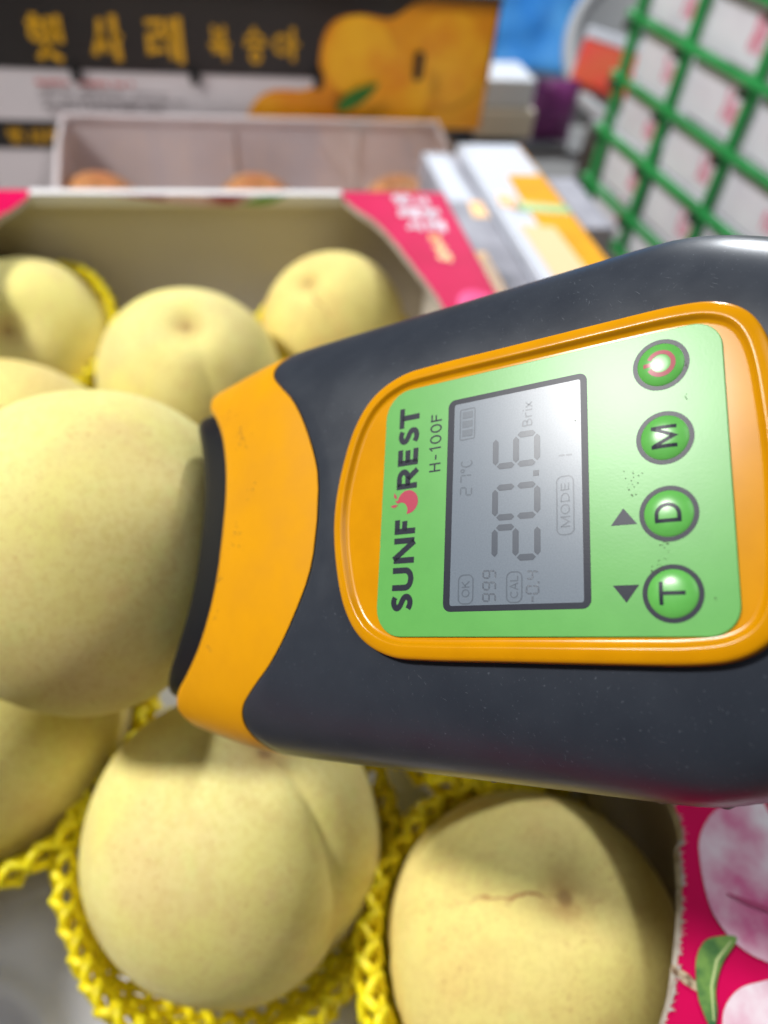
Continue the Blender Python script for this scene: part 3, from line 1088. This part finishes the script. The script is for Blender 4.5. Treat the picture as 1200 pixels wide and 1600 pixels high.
def small_digits(g, text, x, y, w, h, t, gapx, slant=0.06):
    for ch_ in text:
        if ch_ == '-':
            flat_poly(g, [(x + .2, y + h / 2 - t / 2), (x + w * .7, y + h / 2 - t / 2), (x + w * .7, y + h / 2 + t / 2), (x + .2, y + h / 2 + t / 2)], ZS)
            x += w * 0.85
            continue
        if ch_ == '.':
            flat_poly(g, [(x - .1, y), (x + t * .9, y), (x + t * .9, y + t), (x - .1, y + t)], ZS)
            x += t + gapx * 0.6
            continue
        for p in seg_digit(ch_, w, h, t, 0.06, slant):
            flat_poly(g, [(x + a, y + b) for a, b in p], ZS)
        x += w + gapx


g = Geo()
small_digits(g, '999', -20.9, 7.2, 1.75, 2.95, .34, .5)
small_digits(g, '-0.4', -21.2, -1.6, 1.75, 2.7, .34, .42)
g.build('small_digits', material('lcd_small', (0.074, 0.092, 0.120), 0.29, spec=0.36, bump=0.10, bscale=5), lcd)
g = Geo()
small_digits(g, '27', 0.9, 12.8, 1.9, 2.8, .3, .7)
glyphs(g, '°C', 6.0, 12.8, 2.8, .28, ZS, 2.6)
small_digits(g, '1', 4.6, -8.5, 2.0, 3.2, .34, 0)
glyphs(g, 'Brix', 13.6, -0.2, 2.1, .3, ZS, 5.2)
for x0, x1, y0, y1, txt, tw in ((-21.0, -15.3, 12.2, 15.4, 'OK', 3.2), (-21.0, -15.2, 1.9, 5.0, 'CAL', 4.3), (-8.8, 2.4, -8.35, -5.1, 'MODE', 8.6)):
    rr = round_rect(x0, x1, y0, y1, 1.1, 5)
    v, f = ribbon(rr, 0.26, True)
    g.add([(p[0], p[1], ZS) for p in v], f)
    glyphs(g, txt, (x0 + x1) / 2 - tw / 2, y0 + 0.75, y1 - y0 - 1.5, 0.24, ZS, tw)
for k in range(3):
    xx = 13.8 + k * 2.0
    flat_poly(g, [(xx, 13.0), (xx + 1.5, 13.0), (xx + 1.5, 15.4), (xx, 15.4)], ZS)
rr = round_rect(13.2, 19.9, 12.5, 15.9, .3, 3)
v, f = ribbon(rr, 0.25, True)
g.add([(p[0], p[1], ZS + 0.005) for p in v], f)
g.build('faint_indicators', M_segf, lcd)

# keys
def key(cx, cy, label):
    g = Geo()
    disc(g, cx, cy, 4.9, ZT, 40, 4.08)
    ring = g.build('key_ring', M_ink, None)
    H, Rk = 0.75, 4.08
    rings = [[(cx + Rk * math.cos(2 * math.pi * i / 40), cy + Rk * math.sin(2 * math.pi * i / 40), 0.28) for i in range(40)]]
    for k in range(1, 11):
        a = k / 10 * math.pi / 2
        rr = Rk * math.cos(a) ** 0.62 if k < 10 else 0.02
        rings.append([(cx + rr * math.cos(2 * math.pi * i / 40), cy + rr * math.sin(2 * math.pi * i / 40), 0.3 + dome(rr, Rk, H)) for i in range(40)])
    v, f = loop_loft(rings, cap='end')
    o = mesh_obj('key', v, f, M_key, dev, smooth=True)
    o['label'] = label
    ring.parent = o
    return o, (lambda x, y: 0.3 + dome(math.hypot(x - cx, y - cy), Rk, H) + 0.03)


def dome(r, R, H):
    t = min(1.0, r / R)
    return H * (1 - t ** 2.6) ** 0.8


for ch_, cx, cy in (('M', 7.0, -24.9), ('D', -6.65, -24.95), ('T', -20.3, -25.0)):
    o, zf = key(cx, cy, 'round green key with letter ' + ch_)
    g = Geo()
    w = {'M': 4.3, 'D': 3.7, 'T': 4.1}[ch_]
    glyphs(g, ch_, cx - w / 2, cy - 2.15, 4.3, 0.66, 0, w, 0.0, zf)
    g.build('key_letter', M_ink, o)
o, zf = key(20.85, -24.8, 'round green key with red power symbol')
g = Geo()
ringp = arc(20.85, -24.95, 2.15, 2.15, 115, 425, 30)
v, f = ribbon(ringp, 0.8)
g.add([(p[0], p[1], zf(*p)) for p in v], f)
v, f = ribbon([(20.85, -23.9 + 0.25 * i) for i in range(9)], 0.75)
g.add([(p[0], p[1], zf(*p)) for p in v], f)
g.build('power_symbol', material('meter_power', (0.42, 0.10, 0.12), 0.3), o)

# moulding seam with ragged flash along the lower side
random.seed(5)
g = Geo()
n = 90
top_, bot_ = [], []
for i in range(n + 1):
    y = 22 - 60 * i / n
    a = lerp_table(A_TAB, y)
    zc = (lerp_table(T_TAB, y) + lerp_table(B_TAB, y)) / 2
    e = 0.1 + 0.3 * abs(noise.noise(Vector((y * 0.9, 0, 0)))) + (0.6 if 3 < i % 17 < 8 else 0.0) * random.random()
    top_.append((-a + 0.3, y, zc + 2.2))
    bot_.append((-a - e, y, zc + 1.6 + random.uniform(-.2, .2)))
v = top_ + bot_ + [(p[0], p[1], p[2] - 0.5) for p in bot_] + [(p[0], p[1], p[2] - 1.2) for p in top_]
f = []
for k in range(3):
    for i in range(n):
        a = k * (n + 1) + i
        f.append((a, a + 1, a + n + 2, a + n + 1))
mesh_obj('moulding_seam', v, f, material('seam_grey', (0.62, 0.60, 0.54), 0.5, col2=(0.25, 0.25, 0.24), nscale=0.5), dev)



def shell_z(x, y, n=3.3):
    a, zt, zb = lerp_table(A_TAB, y), lerp_table(T_TAB, y), lerp_table(B_TAB, y)
    zc, b = (zt + zb) / 2, (zt - zb) / 2
    return zc + b * (max(0.0, 1 - (abs(x) / a) ** n)) ** (1 / n)


random.seed(31)
g = Geo()
for i in range(120):
    x, y = random.uniform(34, 50), random.uniform(-46, 40)
    if random.random() < 0.35:
        x = -x
    an = random.gauss(0.5, 0.5)
    l, w = random.uniform(0.25, 1.5), random.uniform(0.03, 0.07)
    q = [(x + l * t_ * math.cos(an), y + l * t_ * math.sin(an)) for t_ in (-.5, 0, .5)]
    v, f = ribbon(q, [w * .3, w, w * .3])
    g.add([(p[0], p[1], shell_z(p[0], p[1]) + 0.16) for p in v], f)
sc_ = g.build('scuff_marks', material('scuff', (0.11, 0.125, 0.15), 0.6), body)
sc_['kind'] = 'stuff'
g = Geo()
for cx, cy, sp, n in ((27.5, 86.5, .7, 9), (26.0, 85.0, .5, 6), (24, 84.0, 1.6, 10), (0.5, 82.5, 1.0, 9), (-2, 81.5, 2.2, 10), (-12.5, 87.5, .7, 6), (-22, 88, 1.2, 6), (-30, 90, .6, 4), (12, 78, 3, 6), (36, 95, 3, 8)):
    for i in range(n):
        x, y = random.gauss(cx, sp), random.gauss(cy, sp * .7)
        r = random.uniform(0.06, 0.26) * (1 if sp > .9 else 1.3)
        g.add([(x + r * math.cos(a) * random.uniform(.6, 1.2), y + r * math.sin(a) * random.uniform(.6, 1.2), shell_z(x, y) + 0.06) for a in (0, 1, 2.1, 3.1, 4.2, 5.2)], [tuple(range(6))])
gm = g.build('grime_specks', material('grime_nose', (0.16, 0.085, 0.015), 0.8), nose)
gm['kind'] = 'stuff'

# ---------------------------------------------------------------- middle box with film and orange peaches
mb = empty('open_carton', 'open white carton with lilac inner wall behind the magenta box', 'carton', (0.03, 0.53, -0.05))
mx0, mx1, my0, my1, mz = -0.128, 0.192, 0.412, 0.664, 0.0415
child(Geo().box(mx0, mx1, my0, my1, -0.05, -0.047).build('bottom', M_lilac), mb)
child(Geo().box(mx0, mx1, my1 - .004, my1, -0.047, mz).build('back_wall', M_lilac), mb)
child(Geo().box(mx0, mx1, my0, my0 + .004, -0.047, mz - 0.004).build('front_wall', M_lilac), mb)
g = Geo()
prof = [(my0, -.047), (my1 - .004, -.047), (my1 - .004, mz), (my1 - .04, mz - .004), (my1 - .09, mz - .022), (my1 - .13, mz - .03), (my0 + .004, mz - .03)]
for x in (mx0, mx1 - .004):
    g = Geo()
    n = len(prof)
    g.add([(x, a, b) for a, b in prof] + [(x + .004, a, b) for a, b in prof], [tuple(reversed(range(n))), tuple(range(n, 2 * n))] + [(i, (i + 1) % n, n + (i + 1) % n, n + i) for i in range(n)])
    child(g.build('side_wall', M_lilac), mb)
child(Geo().box(mx0 + .002, mx1 - .002, my1 - .0055, my1 + .0008, mz + .0003, mz + .0030).build('white_rim', M_lilac), mb)
for x in (0.008, 0.116):
    child(Geo().box(x, x + .0012, my1 - .0056, my1 - .0042, -0.045, mz - .001).build('fold_line', M_white), mb)
for k, (x, y, lab) in enumerate(((-0.1005, .600, 'reddish orange peach under film in the white carton, leftmost'), (0.0246, .600, 'orange peach under film in the white carton, middle one'),
                                 (0.1480, .600, 'orange peach under film in the white carton, nearest the yellow box'))):
    v, f = peach_mesh(50 + k, 60, 40)
    o = mesh_obj('peach', v, f, M_peach_orange, smooth=True)
    o.matrix_world = Matrix.Translation((x, y, -0.013)) @ orient((0.1, -.2, 1), (1, 0, 0)) @ Matrix.Scale(.036, 4)
    tag(o, lab, 'peach', 'orange peaches in the white carton')
# clear film
m = bpy.data.materials.new('clear_film')
m.use_nodes = True
nt = m.node_tree
nt.nodes.clear()
out = nt.nodes.new('ShaderNodeOutputMaterial')
mx = nt.nodes.new('ShaderNodeMixShader')
tr = nt.nodes.new('ShaderNodeBsdfTransparent')
gl = nt.nodes.new('ShaderNodeBsdfGlossy')
gl.inputs['Roughness'].default_value = 0.2
fr = nt.nodes.new('ShaderNodeFresnel')
fr.inputs['IOR'].default_value = 1.35
mm = nt.nodes.new('ShaderNodeMath')
mm.operation = 'ADD'
mm.inputs[1].default_value = 0.08
nt.links.new(fr.outputs[0], mm.inputs[0])
nt.links.new(mm.outputs[0], mx.inputs[0])
nt.links.new(tr.outputs[0], mx.inputs[1])
nt.links.new(gl.outputs[0], mx.inputs[2])
nt.links.new(mx.outputs[0], out.inputs[0])
v, f = [], []
nx, ny = 90, 50
for j in range(ny + 1):
    for i in range(nx + 1):
        u, w = i / nx, j / ny
        x = mx0 - 0.004 + (mx1 - mx0 + .008) * u
        y = my0 + 0.002 + (my1 - my0 - 0.006) * w
        p = Vector((x * 22, y * 12, 1.3))
        z = mz + 0.0045 - 0.012 * math.sin(math.pi * w) + 0.0022 * noise.noise(p) + 0.0006 * noise.noise(p * 3.1)
        v.append((x, y, z))
for j in range(ny):
    for i in range(nx):
        a = j * (nx + 1) + i
        f.append((a, a + 1, a + nx + 2, a + nx + 1))
film = mesh_obj('clear_film', v, f, m, smooth=True)
tag(film, 'crinkled clear plastic film stretched over the white carton', 'plastic film')


# ---------------------------------------------------------------- printed black cartons at the back
def han_row(parent, items, plane):
    for gl, x, z, w, h, t in items:
        geo = Geo()
        for pl, k in HAN[gl]:
            pts = [(x + p[0] * w, z + p[1] * h) for p in pl]
            closed = len(pts) > 6 and abs(pts[0][0] - pts[-1][0]) + abs(pts[0][1] - pts[-1][1]) < 1e-6
            if closed:
                pts = pts[:-1]
            v, f = ribbon(pts, t * k, closed)
            geo.add([(p[0], plane, p[1]) for p in v], f)
        child(geo.build('gold_letter', M_gold), parent)


def wall_poly(geo, pts, y):
    geo.add([(p[0], y, p[1]) for p in pts], [tuple(range(len(pts)))])


def black_carton(x0, x1, z0, z1, y0, label, upper):
    c = empty('printed_carton', label, 'carton', ((x0 + x1) / 2, y0 + 0.12, z0))
    child(Geo().box(x0, x1, y0, y0 + 0.26, z0, z1).build('body', M_lilac), c)
    H = z1 - z0
    zm = z0 + H * 0.385 if upper else z1 - 0.0205
    top = Geo()
    wall_poly(top, [(x0, zm), (x1, zm), (x1, z1), (x0, z1)], y0 - 0.0005)
    child(top.build('black_band', M_black), c)
    side = Geo()
    side.add([(x1 + .0005, y0, z0), (x1 + .0005, y0 + .26, z0), (x1 + .0005, y0 + .26, z1), (x1 + .0005, y0, z1)], [(0, 1, 2, 3)])
    child(side.build('printed_side', M_orange_print), c)
    lid = Geo()
    lid.add([(x0, y0, z1 + .0005), (x1, y0, z1 + .0005), (x1, y0 + .26, z1 + .0005), (x0, y0 + .26, z1 + .0005)], [(0, 1, 2, 3)])
    child(lid.build('printed_lid', M_black), c)
    yp = y0 - 0.0012
    g = Geo()
    if upper:
        han_row(c, [('haes', -.141, .0775, .027, .030, .0042), ('sa', -.0945, .0785, .024, .031, .0042), ('re', -.0535, .0790, .028, .031, .0042),
                    ('bok', -.0055, .0820, .0185, .0240, .0030), ('sung', .0225, .0815, .0195, .0240, .0030), ('a', .0470, .0830, .0220, .0235, .0030)], yp)
    else:
        han_row(c, [('haes', -.176, z1 - .0165, .012, .012, .002), ('sa', -.160, z1 - .0165, .012, .012, .002), ('re', -.1465, z1 - .0165, .012, .012, .002)], yp)
    if upper:
        g = Geo()
        wall_poly(g, catmull([(.0195, z0 + .001), (.026, .045), (.040, .0565), (.055, .0615), (.072, .062), (.0855, .069), (.0850, .085), (.0885, .103), (.099, .1145), (.118, .1185), (.140, .1165), (.150, .120), (.165, .1290), (.19, .1315), (x1 - .002, .1318)], 5)
                  + [(x1 - .0015, z0 + .001)], yp - .0003)
        child(g.build('printed_fruit', M_orange_print), c)
        for cx, cz, r in ((.052, .032, .030), (.118, .088, .030), (.150, .062, .034), (.195, .088, .036)):
            g = Geo()
            pts = [(cx + r * math.cos(a * .2618), max(z0 + .0015, cz + r * math.sin(a * .2618))) for a in range(24)]
            wall_poly(g, pts, yp - .0006 - 0.0001 * r * 100)
            child(g.build('printed_fruit', M_orange_fruit), c)
        g = Geo()
        lf = catmull([(.100, .0475), (.104, .058), (.116, .0655), (.135, .0705), (.128, .060), (.114, .050)], 5, True)
        wall_poly(g, lf, yp - .0055)
        child(g.build('printed_leaf', M_green_print), c)
        g = Geo()
        for r, (z, n, h) in enumerate(((.0585, 5, .0022), (.0525, 20, .0017), (.0482, 22, .0017), (.0440, 22, .0017), (.0395, 20, .0022))):
            pass
        random.seed(9)
        for mat_, rows in ((M_red_print, ((.0600, -.143, -.070, .0034),)), (M_grey_print, ((.0535, -.143, -.044, .0024), (.0483, -.143, -.030, .0024), (.0425, -.141, -.044, .0034)))):
            g = Geo()
            for (z, xa, xb, h) in rows:
                x = xa
                while x < xb:
                    w = random.uniform(.0016, .0032)
                    if random.random() < .8:
                        v, ff = ribbon([(x, z + h * random.random()), (x + w * .5, z + h * random.random()), (x + w, z + h * .5)], h * .42)
                        g.add([(p[0], yp, p[1]) for p in v], ff)
                        v, ff = ribbon([(x + w * .8, z), (x + w * .8, z + h)], h * .3)
                        g.add([(p[0], yp - .0001, p[1]) for p in v], ff)
                    x += w + .0009
            child(g.build('small_print', mat_), c)
        # slots cut in the front
        for sx, za, zb in ((-.111, .0625, .0775), (-.0182, .063, .078), (.0835, .064, .079), (.1690, .0735, .0960)):
            g = Geo()
            wall_poly(g, round_rect(sx - .0042, sx + .0042, za, zb, .0040, 5), yp - .006 if sx > .05 else yp - .0010)
            child(g.build('slot', M_slot), c)
        # taped upper edge
        g = Geo().box(x0, x1, y0 - .004, y0 + .010, z1 - .002, z1 + .003)
        child(g.build('lid_lip', M_black), c)
    return c


black_carton(-0.30, 0.2355, 0.0325, 0.1330, 0.680, 'black and orange carton with large gold lettering at the top', True)
black_carton(-0.30, 0.2300, -0.050, 0.0300, 0.682, 'lower black carton corner with small gold lettering, under the large-lettered one', False)

# ---------------------------------------------------------------- yellow and white cartons to the right
M_yc = material('carton_yellow', s2l((240, 172, 16)), 0.7, spec=0.12, col2=s2l((226, 154, 14)), nscale=30)
M_yc_side = material('carton_ochre', s2l((196, 140, 34)), 0.5)
M_wc = material('carton_white', (0.64, 0.68, 0.77), 0.7, spec=0.12)
M_wc2 = material('carton_grey_white', (0.42, 0.42, 0.48), 0.7, spec=0.12, col2=(0.26, 0.26, 0.30), nscale=28)
yc = empty('yellow_carton', 'flat white and yellow printed carton beside the magenta box', 'carton', (0.216, 0.48, -0.05))
child(bevel(Geo().box(.190, .243, .345, .600, -.05, .050).build('body', M_wc), .0015), yc)
for name, mt, poly in (('yellow_panel', M_yc, [(.212, .345), (.2428, .345), (.2428, .538), (.214, .538), (.212, .50)]),
                       ('green_stripe', material('carton_green', s2l((120, 170, 40)), 0.4), [(.203, .476), (.2427, .470), (.2427, .484), (.205, .490)]),
                       ('pale_panel', material('carton_cream', s2l((236, 206, 160)), 0.7, spec=0.12), [(.198, .36), (.224, .36), (.222, .45), (.197, .455)]),
                       ('orange_print', M_orange_fruit, [(.193, .485), (.206, .475), (.207, .500), (.196, .505)])):
    g = Geo()
    flat_poly(g, poly, .0504 + (0.0004 if name != 'yellow_panel' else 0))
    child(g.build(name, mt), yc)
g = Geo()
g.add([(.2434, .345, -.05), (.2434, .60, -.05), (.2434, .60, .05), (.2434, .345, .05)], [(0, 1, 2, 3)])
child(g.build('printed_side', M_yc), yc)
wc = empty('grey_white_carton', 'narrow grey white carton squeezed between magenta box and yellow carton', 'carton', (0.170, 0.48, -0.05))
child(bevel(Geo().box(.1580, .1855, .335, .590, -.05, .046).build('body', M_wc2), .0012), wc)
for nm, mt, poly in (('printed_strip', M_wc, [(.1590, .50), (.1780, .50), (.1780, .589), (.1590, .589)]), ('orange_print', M_orange_fruit, [(.171, .475), (.1830, .475), (.1830, .500), (.173, .500)])):
    g = Geo()
    flat_poly(g, poly, .0464)
    child(g.build(nm, mt), wc)
oc = Geo().box(.1265, .1560, .27, .400, -.05, .060).build('ochre_carton', M_yc_side)
bevel(oc, .001)
tag(oc, 'ochre cardboard strip right against the magenta box side', 'carton')
lb = bevel(Geo().box(.2480, .2720, .455, .540, -.05, .048).build('pale_carton', M_wc2), .002)
tag(lb, 'small pale lilac carton standing between yellow carton and green lattice', 'carton')

# ---------------------------------------------------------------- green lattice crate side
M_lat = material('lattice_green', s2l((44, 164, 84)), 0.55, col2=s2l((32, 138, 68)), nscale=18)
M_card = material('lattice_paper', (0.76, 0.75, 0.83), 0.6, col2=(0.66, 0.64, 0.73), nscale=24)
M_cardtext = material('lattice_paper_print', s2l((222, 132, 158)), 0.6)
lat = empty('green_lattice', 'green plastic lattice panel backed with white printed cards', 'lattice', (0.366, 0.6975, -0.05))
lat.rotation_euler = (0, 0, math.atan2(-0.9965, 0.084))   # local x runs towards the camera
# local frame: x along the panel (near), y = across, z up


def lat_child(o):
    o.parent = lat
    return o


us = [0.009, 0.092, 0.183, 0.272, 0.36]
zs = [-0.062 + 0.05, -0.014 + 0.05, 0.033 + 0.05, 0.079 + 0.05, 0.126 + 0.05, 0.172 + 0.05, 0.218 + 0.05]
zs = [max(0.004, z) for z in zs]
for k, u in enumerate(us):
    lat_child(bevel(Geo().box(u - .0031, u + .0031, -.005, .005, 0.0, .275).build('upright_bar', M_lat), .0015))
for k, z in enumerate(zs):
    lat_child(bevel(Geo().box(0.0, .37, -.0085, -.0015, z - .0031, z + .0031).build('cross_bar', M_lat), .0015))
random.seed(12)
for i in range(len(us) - 1):
    for k in range(len(zs) - 1):
        x0, x1, z0, z1 = us[i] + .004, us[i + 1] - .004, zs[k] + .0015, zs[k + 1] - .0015
        q = random.uniform(-.002, .002)
        cd = lat_child(Geo().box(x0, x1, .0072 + q * .3, .0088 + q * .3, z0, z1).build('card', M_card))
        g = Geo()
        for side in (-1, 1):
            y = (.0068 + q * .3) if side < 0 else (.0092 + q * .3)
            for r in range(4):
                xx = x1 - .010 - r * .006
                pts = [(xx + random.uniform(-.0012, .0012), z0 + .010 + .0045 * t_) for t_ in range(random.randint(4, 6))]
                v, f = ribbon(pts, [random.uniform(.0022, .0048) for _ in pts])
                g.add([(p[0], y, p[1]) for p in v], f)
        g.build('card_print', M_cardtext, cd)
for i in range(4):
    for k in range(1, 6):
        lat_child(Geo().box(us[i] - .007, us[i] + .002, -.0098, -.0020, zs[k] - .011, zs[k] - .005).build('clip', material('clip_dark', (0.02, 0.05, 0.025), 0.5) if (i == 0 and k == 1) else bpy.data.materials['clip_dark']))

# ---------------------------------------------------------------- far things on the table, right of the black carton
M_blue = material('blue_sheet', s2l((110, 195, 255)), 0.45, col2=s2l((58, 155, 250)), nscale=6, bump=0.3, bscale=20)
v, f = [], []
nx, nz = 40, 30
for j in range(nz + 1):
    for i in range(nx + 1):
        u, w = i / nx, j / nz
        x = 0.22 + 0.55 * u
        z = -0.05 + 0.33 * w
        y = 1.16 + 0.10 * (1 - u) * 0 + 0.03 * noise.noise(Vector((x * 9, z * 9, 0))) + 0.012 * noise.noise(Vector((x * 30, z * 26, 4))) + 0.10 * w
        v.append((x, y, z))
for j in range(nz):
    for i in range(nx):
        a = j * (nx + 1) + i
        f.append((a, a + 1, a + nx + 2, a + nx + 1))
bl = mesh_obj('blue_sheet', v, f, M_blue, smooth=True)
bl.modifiers.new('solid', 'SOLIDIFY').thickness = 0.002
tag(bl, 'crumpled bright blue plastic sheet hanging at the back', 'plastic sheet')

wb = bevel(Geo().box(.272, .348, .838, .905, .0005, .0300).build('white_packet', material('packet_white', (0.86, 0.90, 0.96), 0.4)), .004)
tag(wb, 'white packet lying on the cream box below the blue sheet', 'packet')
cb = bevel(Geo().box(.268, .352, .832, .905, -.030, .0000).build('cream_box', material('box_cream', (0.82, 0.74, 0.60), 0.6)), .003)
tag(cb, 'cream cardboard box under the white packet', 'box')
nb = bevel(Geo().box(.275, .345, .836, .900, -.0495, -.0305).build('navy_box', material('box_navy', (0.015, 0.045, 0.16), 0.5)), .002)
tag(nb, 'dark navy box at the bottom of the little pile', 'box')


def pillow_packet(name, mat, x0, x1, y, z0, z1, t, label):
    v, f = [], []
    n, m_ = 14, 14
    for side in (1, -1):
        for j in range(m_ + 1):
            for i in range(n + 1):
                u, w = i / n, j / m_
                b = (math.sin(math.pi * u) * math.sin(math.pi * w)) ** 0.6
                v.append((x0 + (x1 - x0) * u, y + side * t * b + 0.004 * noise.noise(Vector((u * 4, w * 4, side))) * b, z0 + (z1 - z0) * w))
    k = (n + 1) * (m_ + 1)
    for s in (0, 1):
        for j in range(m_):
            for i in range(n):
                a = s * k + j * (n + 1) + i
                q = (a, a + 1, a + n + 2, a + n + 1)
                f.append(q if s else tuple(reversed(q)))
    o = mesh_obj(name, v, f, mat, smooth=True)
    return tag(o, label, 'packet')


pillow_packet('purple_packet', material('packet_purple', s2l((150, 74, 140)), 0.35, col2=s2l((112, 44, 104)), nscale=20), .362, .420, .880, -.049, .020, .014, 'plump purple packet standing beside the cream box')

# grey tub tipped towards the camera
M_tub = material('tub_grey', (0.52, 0.54, 0.56), 0.42, col2=(0.45, 0.47, 0.49), nscale=10)
tub = empty('grey_tub', 'grey plastic tub with thick rolled rim, tipped behind the lattice', 'tub', (0.548, 0.985, 0.030))
tub.rotation_euler = (math.radians(48), 0, math.radians(-24))
N = 48


def lathe(prof):
    rings = [[(r * math.cos(2 * math.pi * i / N), r * math.sin(2 * math.pi * i / N), z) for i in range(N)] for r, z in prof]
    return rings


v, f = loop_loft(lathe([(.001, -.135), (.066, -.135), (.073, -.130), (.098, 0.0), (.094, 0.0), (.070, -.126), (.001, -.129)]))
mesh_obj('wall', v, f, M_tub, tub, smooth=True)
rimp = [(.099 + .0085 * math.cos(a * math.pi / 6), .0085 * math.sin(a * math.pi / 6)) for a in range(12)]
v, f = loop_loft(lathe(rimp + [rimp[0]]))
mesh_obj('rim', v, f, M_tub, tub, smooth=True)
rp = empty('red_packet', 'red packet with white top lying inside the grey tub', 'packet', (0.4480, 0.8930, 0.0320))
rp.rotation_euler = (math.radians(-35), math.radians(8), math.radians(-24))
o = bevel(Geo().box(-.032, .038, -.012, .012, -.030, .018).build('body', material('packet_red', s2l((232, 60, 44)), 0.4, col2=s2l((220, 90, 40)), nscale=25), rp), .003)
o = bevel(Geo().box(-.032, .038, -.0115, .0115, .0182, .031).build('white_top', M_wc, rp), .003)
gb = bevel(Geo().box(.395, .470, .700, .790, -.0498, .010).build('grey_box', material('box_grey', (0.22, 0.23, 0.24), 0.6, col2=(0.15, 0.15, 0.16), nscale=20)), .004)
tag(gb, 'dull grey box on the table behind the green lattice', 'box')
